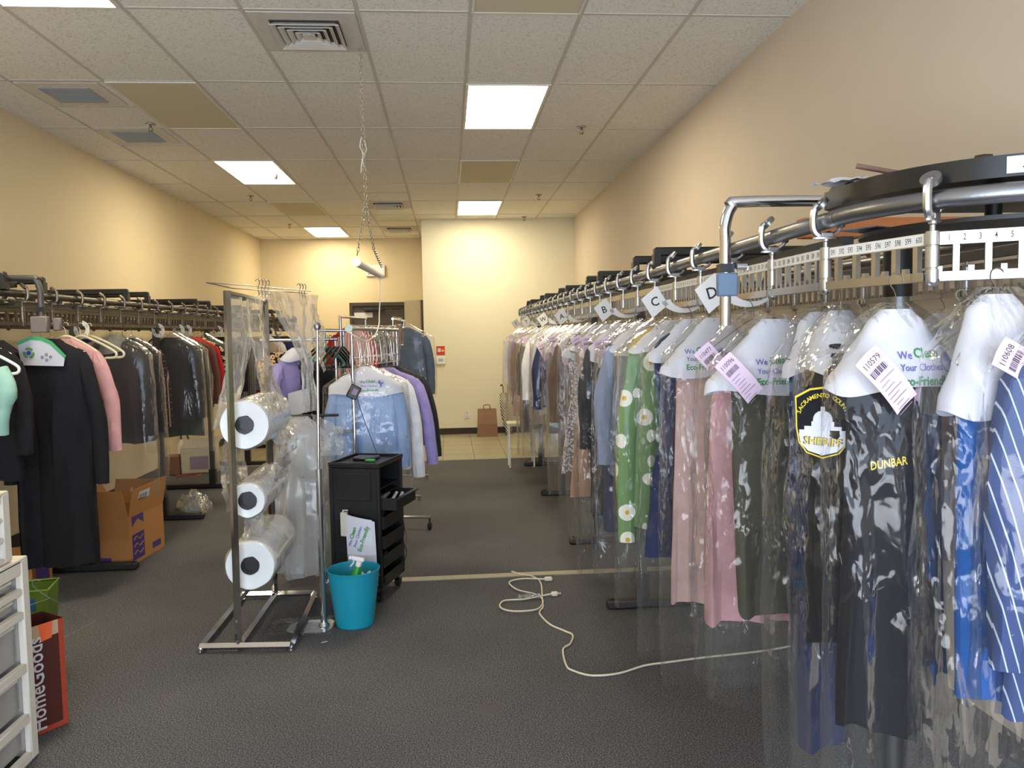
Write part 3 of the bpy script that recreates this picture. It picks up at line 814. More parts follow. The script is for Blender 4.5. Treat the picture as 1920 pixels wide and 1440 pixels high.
TAGN = [0]
def receipt(parent, num, x, z, y, rot=.72, w_=.062, h_=.145, detail=True, curl=.012):
    """lilac ticket hanging outside the bag"""
    c, s_ = math.cos(rot), math.sin(rot)
    def P(a, b, off=0):
        return (x+a*c-b*s_, y-curl*math.sin((b/h_+.5)*PI)*.8-curl*(a/w_)**2*1.5-off, z+a*s_+b*c)
    m = MB(); m.grid(lambda u, v: P((u-.5)*w_, (v-.5)*h_), 6, 8)
    m.grid(lambda u, v: P((u-.5)*w_, (v-.5)*h_, -.0006), 6, 8)
    tg = m.build('receipt_tag', LILAC, parent)
    if detail:
        m = MB(); text(m, num, .0185, lambda a, b: P(a, b, .0008), .85, .0, 0, -.0, h_*.36)
        xx = -.022
        rr = random.Random(int(num))
        while xx < .02:
            d = rr.choice((.001, .0016, .0026)); m.add([P(xx, h_*.15, .0008), P(xx+d, h_*.15, .0008), P(xx+d, h_*.26, .0008), P(xx, h_*.26, .0008)], [(0,1,2,3)]); xx += d+rr.choice((.001, .0018))
        m.build('printed_number', INK, tg)
        m = MB()
        for k in range(9):
            b = h_*.06-k*.011; L_ = rr.uniform(.015, .045); x0 = -.027+rr.uniform(0, .01)
            m.add([P(x0, b, .0008), P(min(.028, x0+L_), b, .0008), P(min(.028, x0+L_), b+.0018, .0008), P(x0, b+.0018, .0008)], [(0,1,2,3)])
        m.build('fine_print', GREYI, tg)
    return tg

def garment(name, label, cat, loc, rz, kind, mt, L, seed=0, w=.205, d=.045, cape=None, capemt=None, bag=None, bagmt=None, tagn=None, tagpos=(-.12, -.30), tagrot=.72,
            sleeves=True, hang='wire', hangmt=None, group=None, hi=False, slen=.58, mt2=None, txt=True, tagdetail=True, fold=.012, capew=None, topt=.09, sleevex=.0, ckr=.011, crinkle=None, bagw=None):
    """one piece of clothing on its hanger; origin at the rail"""
    t = thing(name, label, cat, loc, rz, group)
    hanger(t, hang, hangmt, w*.93)
    m = MB()
    T0 = topt
    if kind in ('shirt', 'jacket', 'coat'):
        dd = {'shirt': d, 'jacket': d*1.25, 'coat': d*1.35}[kind]
        prof = [(T0-.005, .05, .03), (T0+.02, .085, .035), (T0+.065, w*.86, dd*.8), (T0+.1, w, dd), (.38, w*.98, dd*1.05), (L, w*1.03, dd*1.1)]
    elif kind == 'dress':
        prof = [(T0, .06, .028), (T0+.06, w*.8, d*.7), (T0+.1, w*.9, d), (.5, w*.72, d), (L*.7, w*.95, d*1.2), (L, w*1.12, d*1.5)]
    elif kind == 'skirt':
        prof = [(T0+.115, w*.8, d*.5), (T0+.145, w*.88, d), (L, w*1.05, d*1.3)]
    else:   # trousers folded over the bar
        prof = [(T0+.11, w*.8, .012), (T0+.125, w*.82, .03), (L*.6, w*.76, .04), (L, w*.68, .04)]
    cloth_tube(m, prof, seed, 36 if hi else 24, 34 if hi else 16, fold*(1.6 if kind in ('dress', 'skirt', 'coat') else 1), 5+seed % 3)
    body = m.build({'shirt': 'shirt_body', 'jacket': 'jacket_body', 'coat': 'coat_body', 'dress': 'dress_body', 'skirt': 'skirt_body'}.get(kind, 'trouser_legs'), mt, t)
    if sleeves and kind in ('shirt', 'jacket', 'coat'):
        for s_ in (-1, 1):
            mm = MB(); rings = []
            n = 14
            for i in range(13):
                u = i/12; tt = T0+.075+u*slen
                cx = s_*(w*.86+.055*min(1, u*2.2)+sleevex*u); cy = -.012*u+.01*math.sin(u*5+seed)
                ra = (.036+.018*math.sin(min(1, u*1.6+.2)*PI/2))*(1-.28*u)*(.45 if i == 0 else 1); rb = ra*.82
                rings.append([(cx+ra*math.cos(2*PI*j/n)+.004*math.sin(j*2+u*9), cy+rb*math.sin(2*PI*j/n)+.004*math.sin(j*3+u*13+seed), -tt) for j in range(n)])
            mm.loft(rings); sl = mm.build('sleeve', mt2 or mt, t)
    if kind in ('shirt',) and hi:
        m = MB()
        for s_ in (-1, 1):
            m.add([(0, -.04, -T0-.06), (s_*.05, -.036, -T0), (s_*.065, -.042, -T0-.03), (s_*.035, -.052, -T0-.095)], [(0, 1, 2, 3)])
        m.build('collar', mt, t)
    cd = max(d*1.25 if kind in ('jacket', 'coat') else d, .04)+.018
    if kind == 'coat': cd = d*1.35+.012
    if cape:
        cw = (capew or w)+.012
        cprof = [(T0-.03, .035, .026), (T0+.0, .085, .048), (T0+.05, cw*.72, cd*.98), (T0+.1, cw, cd), (T0+cape, cw*1.02, cd*1.02)]
        if kind in ('skirt', 'trousers', 'dress'):
            cprof = [(T0-.03, .035, .018), (T0+.0, .07, .028), (T0+cape*.55, cw*.74, cd*.9), (T0+cape*.85, cw*.98, cd), (T0+cape, cw, cd)]
        m = MB(); cloth_tube(m, cprof, seed+3, 40, 14, .002, 3, False)
        cp = m.build('paper_cover', capemt or PAPER, t)
        if txt:
            def fn(a, b):
                w_, d_ = interp(cprof, -b); return (a, front_y(w_, d_, a)-.0035-.002*math.sin(a/max(.05, w_)*3+seed*1.7+5.1), b)
            m0, m1, m2 = MB(), MB(), MB()
            k = 1.0 if cape > .1 else .8
            logo(m0, m1, m2, fn, txt if isinstance(txt, float) else .0, -(T0+cape*(.66 if kind in ('skirt', 'trousers', 'dress') else .62)), k)
            m0.build('purple_print', PURPLE, cp); m1.build('green_print', GREENI, cp); m2.build('globe_print', PURPLE, cp)
    if bag:
        bw = w+.045
        if sleeves and kind in ('shirt', 'jacket', 'coat'): bw = w+.085
        if bagw: bw = bagw
        bd = cd+.014
        bprof = [(T0-.045, .035, .026), (T0-.01, .095, .052), (T0+.04, bw*.66, bd*.95), (T0+.1, bw*.95, bd+.004), (.45, bw, bd+.014), (bag*.8, bw*1.02, bd+.016), (bag, bw*1.0, bd)]
        m = MB(); cloth_tube(m, bprof, seed+11, 56 if hi else 30, 60 if hi else 26, .010, 6, False, crinkle if crinkle is not None else (ckr if hi else .009))
        m.build('plastic_bag', bagmt or (FILMN if hi else FILM), t)
        cd = bd+.012
    if tagn:
        receipt(t, tagn, tagpos[0], tagpos[1], -cd-.014, tagrot, detail=tagdetail)
    return t

C_NAVY = fabric((34, 44, 84)); C_BLACK = fabric((26, 25, 30)); C_OLIVE = fabric((72, 70, 58)); C_MAUVE = fabric((186, 158, 152)); C_PINK = fabric((206, 158, 164))
C_BLUE = fabric((38, 98, 178)); C_GREY = fabric((112, 108, 112)); C_TAUPE = fabric((140, 122, 108)); C_BROWN = fabric((104, 82, 66)); C_LGREY = fabric((196, 194, 198)); C_WHITE = fabric((232, 230, 232))
C_DENIM = fabric((120, 148, 190)); C_LAV = fabric((158, 146, 200)); C_CHAR = fabric((52, 50, 54)); C_TAN = fabric((172, 138, 112)); C_RED = fabric((176, 38, 40)); C_MINT = fabric((152, 194, 182))
C_STRIPE = stripes('blue_shirt_white_stripes', (190, 198, 214), (62, 78, 122), 15, (0, .3, .5), .13)
C_DAISY = spots('green_knit_with_daisies', (112, 142, 92), (226, 224, 206), (214, 164, 60), 10, .36, .12)
C_SEQ = spots('silver_sequins', (128, 116, 120), (226, 222, 224), (60, 50, 60), 60, .5, .15)
C_TIE = blotch('tie_dye_pastels', [(232, 146, 140), (240, 196, 176), (140, 200, 206), (226, 150, 176)], 4)
C_PLAID = plaid('dark_plaid', (40, 34, 38), (150, 130, 130), (110, 70, 72), 6)
C_HERR = plaid('grey_check', (96, 92, 88), (150, 146, 140), (60, 58, 58), 14)
C_LEO = spots('patterned_brown_black', (30, 26, 26), (214, 178, 128), (150, 84, 60), 30, .5, .22)
C_ZEB = stripes('zebra_stripes', (24, 24, 26), (220, 214, 206), 14, (.3, .5, 0), .5)
C_GINGH = plaid('pale_blue_gingham', (140, 164, 204), (166, 186, 218), (120, 146, 192), 30)
C_YEL = fabric((228, 200, 84)); C_SLATE = fabric((84, 98, 118))

def RP(q):
    x, y, an = RL.at(q); return (x, y, 1.655)
G = garment
# nearest pieces on the turn of the right conveyor: (arc position, yaw)
def rpos(q): x, y, a = RL.at(q); return (x, y, 1.652)
LR = 'bagged clothes on the right conveyor'
G('striped_shirt', 'blue shirt with white stripes in clear film at the right edge of the photo', 'shirt', (1.295, 1.505, 1.652), .18, 'shirt', C_STRIPE, .9, 1, .17, bag=1.5, hi=True, cape=.1, txt=False, group=LR, slen=.62, ckr=.009)
G('blue_trousers', 'bright blue trousers under a tall white cape, ticket 110608', 'trousers', (1.15, 1.58, 1.652), .15, 'trousers', C_BLUE, .9, 2, .10, .04, cape=.22, capew=.115, bag=1.35, hi=True, tagn='110608', tagpos=(-.03, -.19), tagrot=1.05, txt=False, group=LR, topt=.07, ckr=.014, bagw=.18)
bd_ = G('black_dress', 'long black garment under a printed white paper cape, ticket 110579', 'dress', (1.0, 1.70, 1.652), .1, 'skirt', C_BLACK, 1.01, 3, .125, .045, cape=.15, capew=.155, bag=1.45, hi=True, tagn='110579', tagpos=(-.098, -.215), tagrot=.75, group=LR, topt=.095, txt=.035, ckr=.005, crinkle=.005, bagw=.17)
tj = G('sheriff_jacket', 'black uniform jacket with yellow shoulder patch in crinkled film', 'jacket', (1.0, 1.95, 1.652), 1.0, 'jacket', C_BLACK, .88, 4, .15, .05, cape=.125, bag=1.4, hi=True, txt=False, group=LR, slen=.66, ckr=.016)
G('navy_trousers', 'navy trousers with ticket 110168 left of the uniform jacket', 'trousers', (1.03, 2.11, 1.652), .12, 'trousers', C_NAVY, 1.28, 5, .115, .04, cape=.14, capew=.10, bag=1.42, hi=True, tagn='110168', tagpos=(-.06, -.225), tagrot=.62, group=LR, txt=False)
G('olive_trousers', 'dark olive trousers under the printed cape with ticket 110096', 'trousers', (.965, 2.28, 1.652), .06, 'trousers', C_OLIVE, .96, 6, .165, .04, cape=.185, capew=.205, bag=1.22, hi=True, tagn='110096', tagpos=(-.155, -.24), tagrot=.75, group=LR, txt=-.012, ckr=.009, topt=.105)
G('pink_dress', 'pale pink dress behind the olive trousers, ticket 110477', 'dress', (.99, 2.50, 1.652), .05, 'skirt', C_PINK, 1.06, 7, .16, .04, bag=1.25, hi=True, group=LR, tagn='110477', tagpos=(-.17, -.215), tagrot=.7)
G('mauve_dress', 'long dusty mauve dress under a printed cape below divider D', 'dress', (.985, 2.86, 1.652), .04, 'skirt', C_MAUVE, 1.12, 8, .165, .045, cape=.18, capew=.2, bag=1.42, hi=True, group=LR, txt=-.06)
G('navy_dress', 'navy dress in film behind the mauve dress', 'dress', (.965, 3.08, 1.652), .12, 'dress', C_NAVY, 1.0, 9, .18, .045, bag=1.4, hi=True, group=LR, cape=.13, txt=False)
G('daisy_cardigan', 'green cardigan with white daisies in clear film, ticket 110347', 'cardigan', (.965, 3.34, 1.652), .14, 'coat', C_DAISY, .95, 10, .19, .045, cape=.1, bag=1.28, hi=True, tagn='110347', tagpos=(-.03, -.2), tagrot=.45, group=LR, txt=False, slen=.84)
G('yellow_dress', 'yellow dress half hidden behind the daisy cardigan', 'dress', (.965, 3.55, 1.652), .1, 'dress', C_YEL, .85, 11, .17, .04, bag=1.2, hi=False, group=LR)
G('denim_shirt', 'faded blue shirt left of the daisy cardigan', 'shirt', (.965, 3.8, 1.652), .1, 'shirt', fabric((130, 140, 164)), .8, 12, .19, .045, cape=.14, bag=1.3, hi=True, group=LR, txt=False)
G('navy_skirt', 'dark navy skirt with ticket 110565', 'skirt', (.965, 4.0, 1.652), .08, 'skirt', fabric((48, 54, 84)), 1.12, 13, .18, .045, cape=.19, bag=1.35, hi=True, tagn='110565', tagpos=(-.17, -.2), tagrot=.25, group=LR, txt=False)
G('black_coat', 'long black coat with ticket 110551', 'coat', (.965, 4.3, 1.652), .08, 'coat', C_CHAR, 1.1, 14, .19, .045, cape=.18, bag=1.45, hi=True, tagn='110551', tagpos=(-.16, -.22), tagrot=.2, group=LR, txt=False)
G('black_trousers', 'black trousers with ticket 110502 below divider B', 'trousers', (.965, 4.6, 1.652), .05, 'trousers', C_BLACK, 1.2, 15, .19, .045, cape=.16, bag=1.4, hi=True, tagn='110502', tagpos=(-.17, -.2), tagrot=.2, group=LR, txt=False)
rr = random.Random(5)
seq = [('brown_dress', 'dress', C_TAN, 1.15, 'tan brown dress left of the black trousers'), ('sequin_dress', 'dress', C_SEQ, 1.05, 'silver grey sequined dress beside the tan dress'),
       ('brown_jacket', 'jacket', C_BROWN, .98, 'brown jacket behind the sequined dress'), ('tie_dye_dress', 'dress', C_TIE, .82, 'pastel tie-dyed dress with a pink hem'),
       ('grey_skirt', 'skirt', C_GREY, .9, 'mid grey skirt behind the tie-dyed dress'), ('navy_striped_tie_shirt', 'shirt', C_NAVY, .72, 'short navy shirt left of the tie-dyed dress'),
       ('light_sweatshirt', 'shirt', C_LGREY, .82, 'pale grey sweatshirt with white lettering on its sleeve'), ('taupe_coat', 'coat', C_TAUPE, .95, 'taupe coat behind the pale grey sweatshirt'),
       ('cream_shirt', 'shirt', C_WHITE, .75, 'white shirt with bare sleeve far down the right conveyor'), ('charcoal_coat', 'coat', C_CHAR, 1.05, 'charcoal coat between divider A and the white shirt'),
       ('check_shirt', 'shirt', C_HERR, .85, 'grey checked shirt far down the right conveyor'), ('maroon_skirt', 'skirt', fabric((84, 38, 46)), 1.15, 'long maroon skirt showing below its neighbours'),
       ('stone_jacket', 'jacket', C_TAUPE, .8, 'stone jacket below divider T'), ('lilac_shirt', 'shirt', C_LAV, .8, 'lilac shirt behind divider T'),
       ('blush_dress', 'dress', C_PINK, 1.1, 'blush dress near the far turn of the right conveyor'), ('smoke_coat', 'coat', C_GREY, 1.0, 'smoke grey coat near the far turn of the right conveyor'),
       ('ivory_shirt', 'shirt', C_WHITE, .8, 'ivory shirt, second last on the right conveyor'), ('sand_coat', 'coat', C_TAN, 1.0, 'sand coat, last one before the pale closet wall')]
for i, (nm, kd, mt_, L_, lb) in enumerate(seq):
    y = 4.95+i*.325
    tn = '110%03d' % rr.randint(100, 990)
    o = G(nm, lb+(' in clear film' if i % 2 else ' in a clear bag'), kd if kd != 'shirt' else 'shirt', (.965, y, 1.652), rr.uniform(-.05, .12), kd, mt_, L_, 20+i, rr.uniform(.18, .2), .04, cape=.14+.04*(i % 3), bag=min(1.5, L_+.28), group=LR,
          tagn=tn if i % 3 != 1 else None, tagpos=(-.15-.03*(i % 2), -.2-.03*(i % 3)), tagrot=rr.uniform(.1, .6), tagdetail=i < 9, txt=False, sleeves=kd != 'coat' or i % 2 == 0)
    if nm == 'light_sweatshirt':
        m = MB(); text(m, 'LACOSTE', .05, lambda a, b: (a, -.052, b), 1, .01, -PI/2, -.215, -.66); m.build('sleeve_lettering', mat('pure_white_print', (248, 248, 248), .5), o)
# pieces on the wall side of the right loop and on its near turn
for i, (q, mt_, kd, cp, lb) in enumerate(((2*RL.S+PI*.4-.25, C_WHITE, 'shirt', .2, 'white caped shirt on the wall side of the near turn'), (2*RL.S+PI*.4-.8, C_TAUPE, 'coat', .2, 'taupe bagged coat on the wall side, seen over the black dress'),
                                  (2*RL.S+PI*.4-1.3, C_GREY, 'coat', .2, 'grey bagged coat on the wall side behind the round post'), (2*RL.S+PI*.4-2.0, C_LGREY, 'shirt', .18, 'pale bagged shirt on the wall side behind the uniform jacket'),
                                  (2*RL.S+PI*.4-2.9, C_CHAR, 'trousers', .18, 'charcoal trousers on the wall side of the right conveyor'))):
    x, y, a = RL.at(q)
    G('bagged_garment', lb, 'garment', (x, y, 1.652), (-.15, .1, 0, .1, 0)[i], kd, mt_, .95, 50+i, .13, .035, cape=cp, bag=1.2, group='bagged clothes on the wall side', txt=False, sleeves=False)
for i, (x, y, rz) in enumerate(((1.73, 2.95, .0), (1.73, 3.2, .1), (1.73, 2.55, -.1))):
    t = thing('empty_hanger', ('cream plastic hanger on the wall side behind the blue switch box', 'second cream hanger on the wall side, farther back', 'cream hanger on the wall side nearest the round post')[i], 'hanger', (x, y, 1.652), rz, 'cream empty hangers on the right')
    hanger(t, 'plastic', mat('cream_plastic', (216, 208, 180), .4, 0, .02), .17, 'shoulder_bar')

# patch and name on the uniform jacket
YEL = mat('gold_thread', (222, 196, 52), .6); 
m = MB(); m2 = MB(); m3 = MB(); m4 = MB()
pc = (-.165, -.335)     # centre on the left sleeve
shield = [(-.052, .062), (-.025, .078), (.0, .082), (.025, .078), (.052, .062), (.05, .0), (.045, -.03), (.03, -.05), (.0, -.06), (-.03, -.05), (-.045, -.03), (-.05, .0)]
yp = -.128
def PF(a, b, off=0): a *= 1.12; b *= 1.12; return (-.245-off+.8*a*a, .012-a, pc[1]+b)
m.add([PF(a*1.06, b*1.05) for a, b in shield], [tuple(range(12))]); m2.add([PF(a, b, .001) for a, b in shield], [tuple(range(12))])
m3.add([PF(a, b, .002) for a, b in ((-.047, -.012), (.047, -.012), (.043, -.033), (.028, -.048), (0, -.056), (-.028, -.048), (-.043, -.033))], [tuple(range(7))])
for a, b, c_, d_ in ((-.046, .046, -.013, -.004), (-.036, .036, -.004, .004), (-.022, .022, .004, .014))+tuple((-.019*math.cos(q/8*PI/2), .019*math.cos(q/8*PI/2), .014+.022*math.sin(q/8*PI/2), .014+.022*math.sin((q+1)/8*PI/2)) for q in range(8))+((-.004, .004, .035, .045),):
    m3.add([PF(a, c_, .002), PF(b, c_, .002), PF(b, d_, .002), PF(a, d_, .002)], [(0,1,2,3)])
m5 = MB(); text(m5, 'SHERIFF', .022, lambda a, b: PF(a, b, .0028), 1, .03, -.05, 0, -.028); text(m4, 'SHERIFF', .021, lambda a, b: PF(a, b, .0034), 1, .008, -.05, 0, -.028)
m6 = MB()
for k, chx in enumerate('SACRAMENTO COUNTY'):
    a = math.radians(158-k*8.6); text(m6, chx, .0125, lambda p, q: PF(p, q, .003), 1, .01, a-PI/2, .05*math.cos(a), .012+.056*math.sin(a)) if chx != ' ' else None
pt = m.build('shoulder_patch', YEL, tj, label='yellow bordered shoulder patch'); m2.build('patch_ground', C_BLACK, pt); m3.build('white_building', PAPER, pt); m4.build('patch_lettering', YEL, pt); m5.build('letter_outline', INK, pt); m6.build('arched_lettering', YEL, pt)
m = MB(); text(m, 'DUNBAR', .026, lambda a, b: (a, -.066, b), .85, .012, .1, -.06, -.40); m.build('name_embroidery', YEL, bd_)

# ------------------------------------------------------------ left conveyor clothes
LG = 'clothes on the left conveyor'
def lp_(y, x=-2.38): return (x, y, 1.652)
G('black_robe', 'long black robe with a green and white paper cape', 'robe', (-2.33, 4.86, 1.652), -.1, 'coat', C_BLACK, 1.43, 61, .22, .05, group=LG, hi=True, slen=.78, fold=.02, hang='wire', sleevex=.03)
rb = bpy.data.objects[[o.name for o in bpy.data.objects if o.name.startswith('black_robe')][0]]
cw = lambda x, z: (x, -.085, z)
m = MB(); m.prism([(-.135, -.17), (.13, -.2), (.12, -.245), (-.12, -.235)], -.086, -.083, 'y'); m.prism([(-.135, -.17), (-.14, -.12), (-.06, -.085), (.0, -.09), (.05, -.115), (.13, -.2)], -.086, -.083, 'y'); cp = m.build('paper_cape', PAPER, rb)
m = MB(); m.prism([(-.14, -.12), (-.145, -.1), (-.06, -.07), (.005, -.075), (.06, -.1), (.14, -.185), (.13, -.2), (.05, -.118), (.0, -.094), (-.06, -.089)], -.088, -.0845, 'y'); m.build('green_band', mat('emerald_green', (70, 170, 110), .6), cp)
m = MB()
for k in range(3):
    a = PI/2+k*2*PI/3
    m.tube(smooth([(-.075+.026*math.cos(a+q), -.089, -.165+.026*math.sin(a+q)) for q in (-.8, -.3, .3, .8)], 3), [.007]*8+[.002]*2, 6)
m.build('recycle_arrows', mat('leaf_green', (100, 150, 70), .6), cp)
m = MB(); m.lathe([(.001, 0), (.013, .001), (.013, .003), (.001, .004)], 14); o = m.build('globe_print', mat('globe_blue', (52, 78, 160), .6), cp); o.rotation_euler = (PI/2, 0, 0); o.location = (-.075, -.089, -.165)
m = MB()
for a, b in ((-.0, -.19), (.025, -.176), (.05, -.19), (.026, -.207)):
    m.tube([(a+.007*math.cos(q), -.088, b+.007*math.sin(q)) for q in [2*PI*k/10 for k in range(11)]], .0014, 5)
m.build('round_symbols', INK, cp)
G('pink_shirt', 'pink long-sleeved shirt behind the black robe', 'shirt', (-2.36, 5.12, 1.652), -.1, 'shirt', C_PINK, .85, 62, .21, .045, group=LG, hi=True, slen=.62, hang='plastic', sleevex=.05)
for y, lb in ((5.32, 'cream plastic hanger right of the pink shirt, upper'), (5.44, 'cream plastic hanger behind its neighbour by the pink shirt')):
    t = thing('empty_hanger', lb, 'hanger', (-2.36, y, 1.652), -.05, 'cream hangers on the left'); hanger(t, 'plastic', mat('cream_plastic', (216, 208, 180), .4, 0, .02), .21, 'shoulder_bar')
G('dark_blouse', 'black blouse with a white striped trim at the left edge of the photo', 'blouse', (-2.55, 4.5, 1.652), .1, 'shirt', C_BLACK, .85, 63, .2, .045, group=LG, hi=True, slen=.55)
bt = [o for o in bpy.data.objects if o.name == 'dark_blouse'][0]
m = MB()
for k in range(9):
    m.tube(smooth([(.2-.012*k*k*.18, -.075, -.3-.022*k), (.17-.02*k, -.082, -.335-.026*k), (.06-.012*k, -.085, -.40-.026*k)], 4), .003, 5)
m.build('white_stripes', PAPER, bt)
t = thing('mint_shirt', 'mint green shirt slung from a white hanger at the left edge', 'shirt', (-2.46, 4.33, 1.60), .1, LG)
hanger(t, 'plastic', WHITEP, .2)
m = MB(); cloth_tube(m, [(.18, .05, .02), (.2, .09, .04), (.3, .12, .045), (.5, .07, .04), (.54, .02, .02)], 7, 20, 14, .02); o = m.build('shirt_body', C_MINT, t); o.location = (.07, 0, 0)
m = MB(); m.tube(smooth([(.12, -.02, -.19), (.16, -.03, -.3), (.13, -.03, -.45), (.12, -.02, -.53)], 4), [.045]*6+[.03]*7, 10); m.build('sleeve', C_MINT, t)
lseq = [('bagged_suit', 'coat', C_CHAR, .83, 1.2, 'dark suit in clear film with a small paper cape'), ('dark_coat', 'coat', C_BLACK, .85, 1.15, 'black coat in crinkled film beside the first dark post'),
        ('plaid_shirt', 'shirt', C_PLAID, .8, 0, 'dark plaid shirt left of the second dark post'), ('charcoal_jacket', 'jacket', C_CHAR, .82, .95, 'charcoal jacket just behind the second dark post'),
        ('green_coat', 'coat', fabric((50, 58, 52)), .95, 1.1, 'dark green coat behind the second dark post'), ('grey_shirt', 'shirt', C_HERR, .8, 0, 'light grey checked shirt behind the second dark post'),
        ('wine_jacket', 'jacket', fabric((88, 44, 42)), .7, 0, 'wine brown jacket left of the tan brown jacket'), ('brown_jacket', 'jacket', C_BROWN, .74, 0, 'warm brown jacket with a red scarf at its collar'),
        ('red_jacket', 'jacket', C_RED, .66, 0, 'red jacket behind the warm brown jacket'), ('patterned_shirt', 'shirt', C_LEO, .66, 0, 'patterned shirt next to the red jacket'),
        ('teal_coat', 'coat', fabric((50, 78, 72)), .72, .9, 'dull teal coat by the third dark post'), ('black_jacket', 'jacket', C_BLACK, .7, 0, 'black jacket behind the third dark post'),
        ('tweed_coat', 'coat', C_HERR, .75, 0, 'grey tweed coat half hidden by the film rack'), ('blue_shirt', 'shirt', C_SLATE, .7, 0, 'slate blue shirt seen behind the film rack'),
        ('maroon_dress', 'dress', fabric((96, 44, 52)), .85, 0, 'maroon dress far down the left conveyor'), ('brown_coat', 'coat', C_TAUPE, .85, 0, 'taupe coat far down the left conveyor'),
        ('cream_jacket', 'jacket', C_LGREY, .7, 0, 'pale jacket far down the left conveyor'), ('ink_coat', 'coat', C_NAVY, .85, 0, 'ink blue coat, second last on the left conveyor'), ('last_coat', 'coat', C_CHAR, .8, 0, 'dark coat, last before the far left wall')]
ys = [5.85, 6.03, 6.2, 7.02, 7.16, 7.28, 7.40, 7.54, 7.68, 7.8, 7.95, 8.55, 8.85, 9.45, 9.8, 10.25, 10.7, 11.2, 11.8]
for i, ((nm, kd, mt_, L_, bg, lb), y) in enumerate(zip(lseq, ys)):
    o = G(nm, lb, kd, lp_(y), rr.uniform(-.12, .03), kd, mt_, L_, 70+i, .2, .045, bag=bg or None, group=LG, cape=.1 if i == 0 else None, capew=.1, capemt=mat('grey_cape_paper', (128, 130, 122), .7), txt=False, slen=min(.62, L_-.2))
    if nm == 'brown_jacket':
        m = MB(); cloth_tube(m, [(.085, .05, .04), (.11, .1, .06), (.15, .12, .066), (.2, .11, .066)], 3, 20, 6, .004); m.build('red_scarf', C_RED, o)
for i, (y, mt_, kd) in enumerate(((5.6, C_CHAR, 'coat'), (6.2, C_BROWN, 'coat'), (6.9, C_NAVY, 'coat'), (7.7, C_GREY, 'coat'), (8.6, C_BLACK, 'coat'), (9.6, C_TAUPE, 'coat'))):
    G('wall_side_coat', ('charcoal', 'brown', 'navy', 'grey', 'black', 'taupe')[i]+' coat on the wall side of the left conveyor', 'coat', (-3.04, y, 1.652), .05, kd, mt_, .75, 95+i, .17, .04, group='coats on the wall side of the left conveyor', sleeves=False)
# ------------------------------------------------------------ film rack
t = thing('film_rack', 'chrome film dispenser rack standing on the carpet, holding three plastic rolls', 'rack', (-1.05, 4.3, 0))
def sq(mb, a, b, s_=.0125):
    mb.tube([a, b], s_*1.414, 4)
O = (1.05, -4.3)
def R_(x, y, z): return (x+O[0], y+O[1], z)
m = MB()
for a, b in (((-1.257, 3.926, .033), (-.81, 3.889, .033)), ((-.81, 3.9, .033), (-.825, 4.683, .033)), ((-1.25, 4.712, .033), (-.825, 4.683, .033)), ((-1.257, 3.94, .033), (-1.25, 4.70, .033)), ((-1.07, 3.93, .033), (-1.06, 4.69, .033))):
    sq(m, R_(*a), R_(*b))
m.build('base_frame', CHROME, t)
for x, y in ((-1.257, 3.93), (-.81, 3.893), (-.825, 4.683), (-1.25, 4.712)):
    m = MB(); m.lathe([(.017, .002), (.017, .008), (.006, .01), (.006, .02)], 14, R_(x, y, 0)); m.build('levelling_foot', CHROME, t)
for a, b in (((-1.07, 3.925, .047), (-1.058, 3.935, 1.78)), ((-1.055, 4.685, .047), (-1.045, 4.68, 1.77))):
    m = MB(); sq(m, R_(*a), R_(*b)); m.build('upright', CHROME, t)
m = MB(); sq(m, R_(-1.058, 3.95, 1.765), R_(-1.045, 4.667, 1.755)); m.build('cross_bar', CHROME, t); m = MB(); sq(m, R_(-1.07, 3.945, .24), R_(-1.055, 4.67, .24), .008); m.build('cross_bar', CHROME, t)
m = MB(); m.tube([R_(-1.13, 3.86, 1.815), R_(-1.04, 3.95, 1.793), R_(-.80, 4.66, 1.80)], .003, 6); m.tube([R_(-1.13, 3.86, 1.815), R_(-1.0, 4.1, 1.815), R_(-.78, 4.66, 1.812)], .003, 6)
m.build('top_wire', STEEL, t)
for k, (x, y) in enumerate(((-.965, 4.17), (-.955, 4.2), (-.945, 4.23), (-.935, 4.26), (-.83, 4.56), (-.82, 4.59), (-.81, 4.62))):
    m = MB(); m.tube(smooth([R_(x-.012, y, 1.84), R_(x, y, 1.852), R_(x+.01, y, 1.835), R_(x, y, 1.80), R_(x+.006, y, 1.775), R_(x-.008, y, 1.765)], 3), .0025, 5); m.build('s_hook', STEEL, t)
for z in (.16, .058):
    m = MB(); m.tube([R_(-1.07, 3.902, z), R_(-1.07, 3.912, z)], .007, 8); m.build('bolt', STEEL, t)
WIND = mat('wound_film_white', (228, 230, 232), .28, 0, .02, 30, .08, 40)
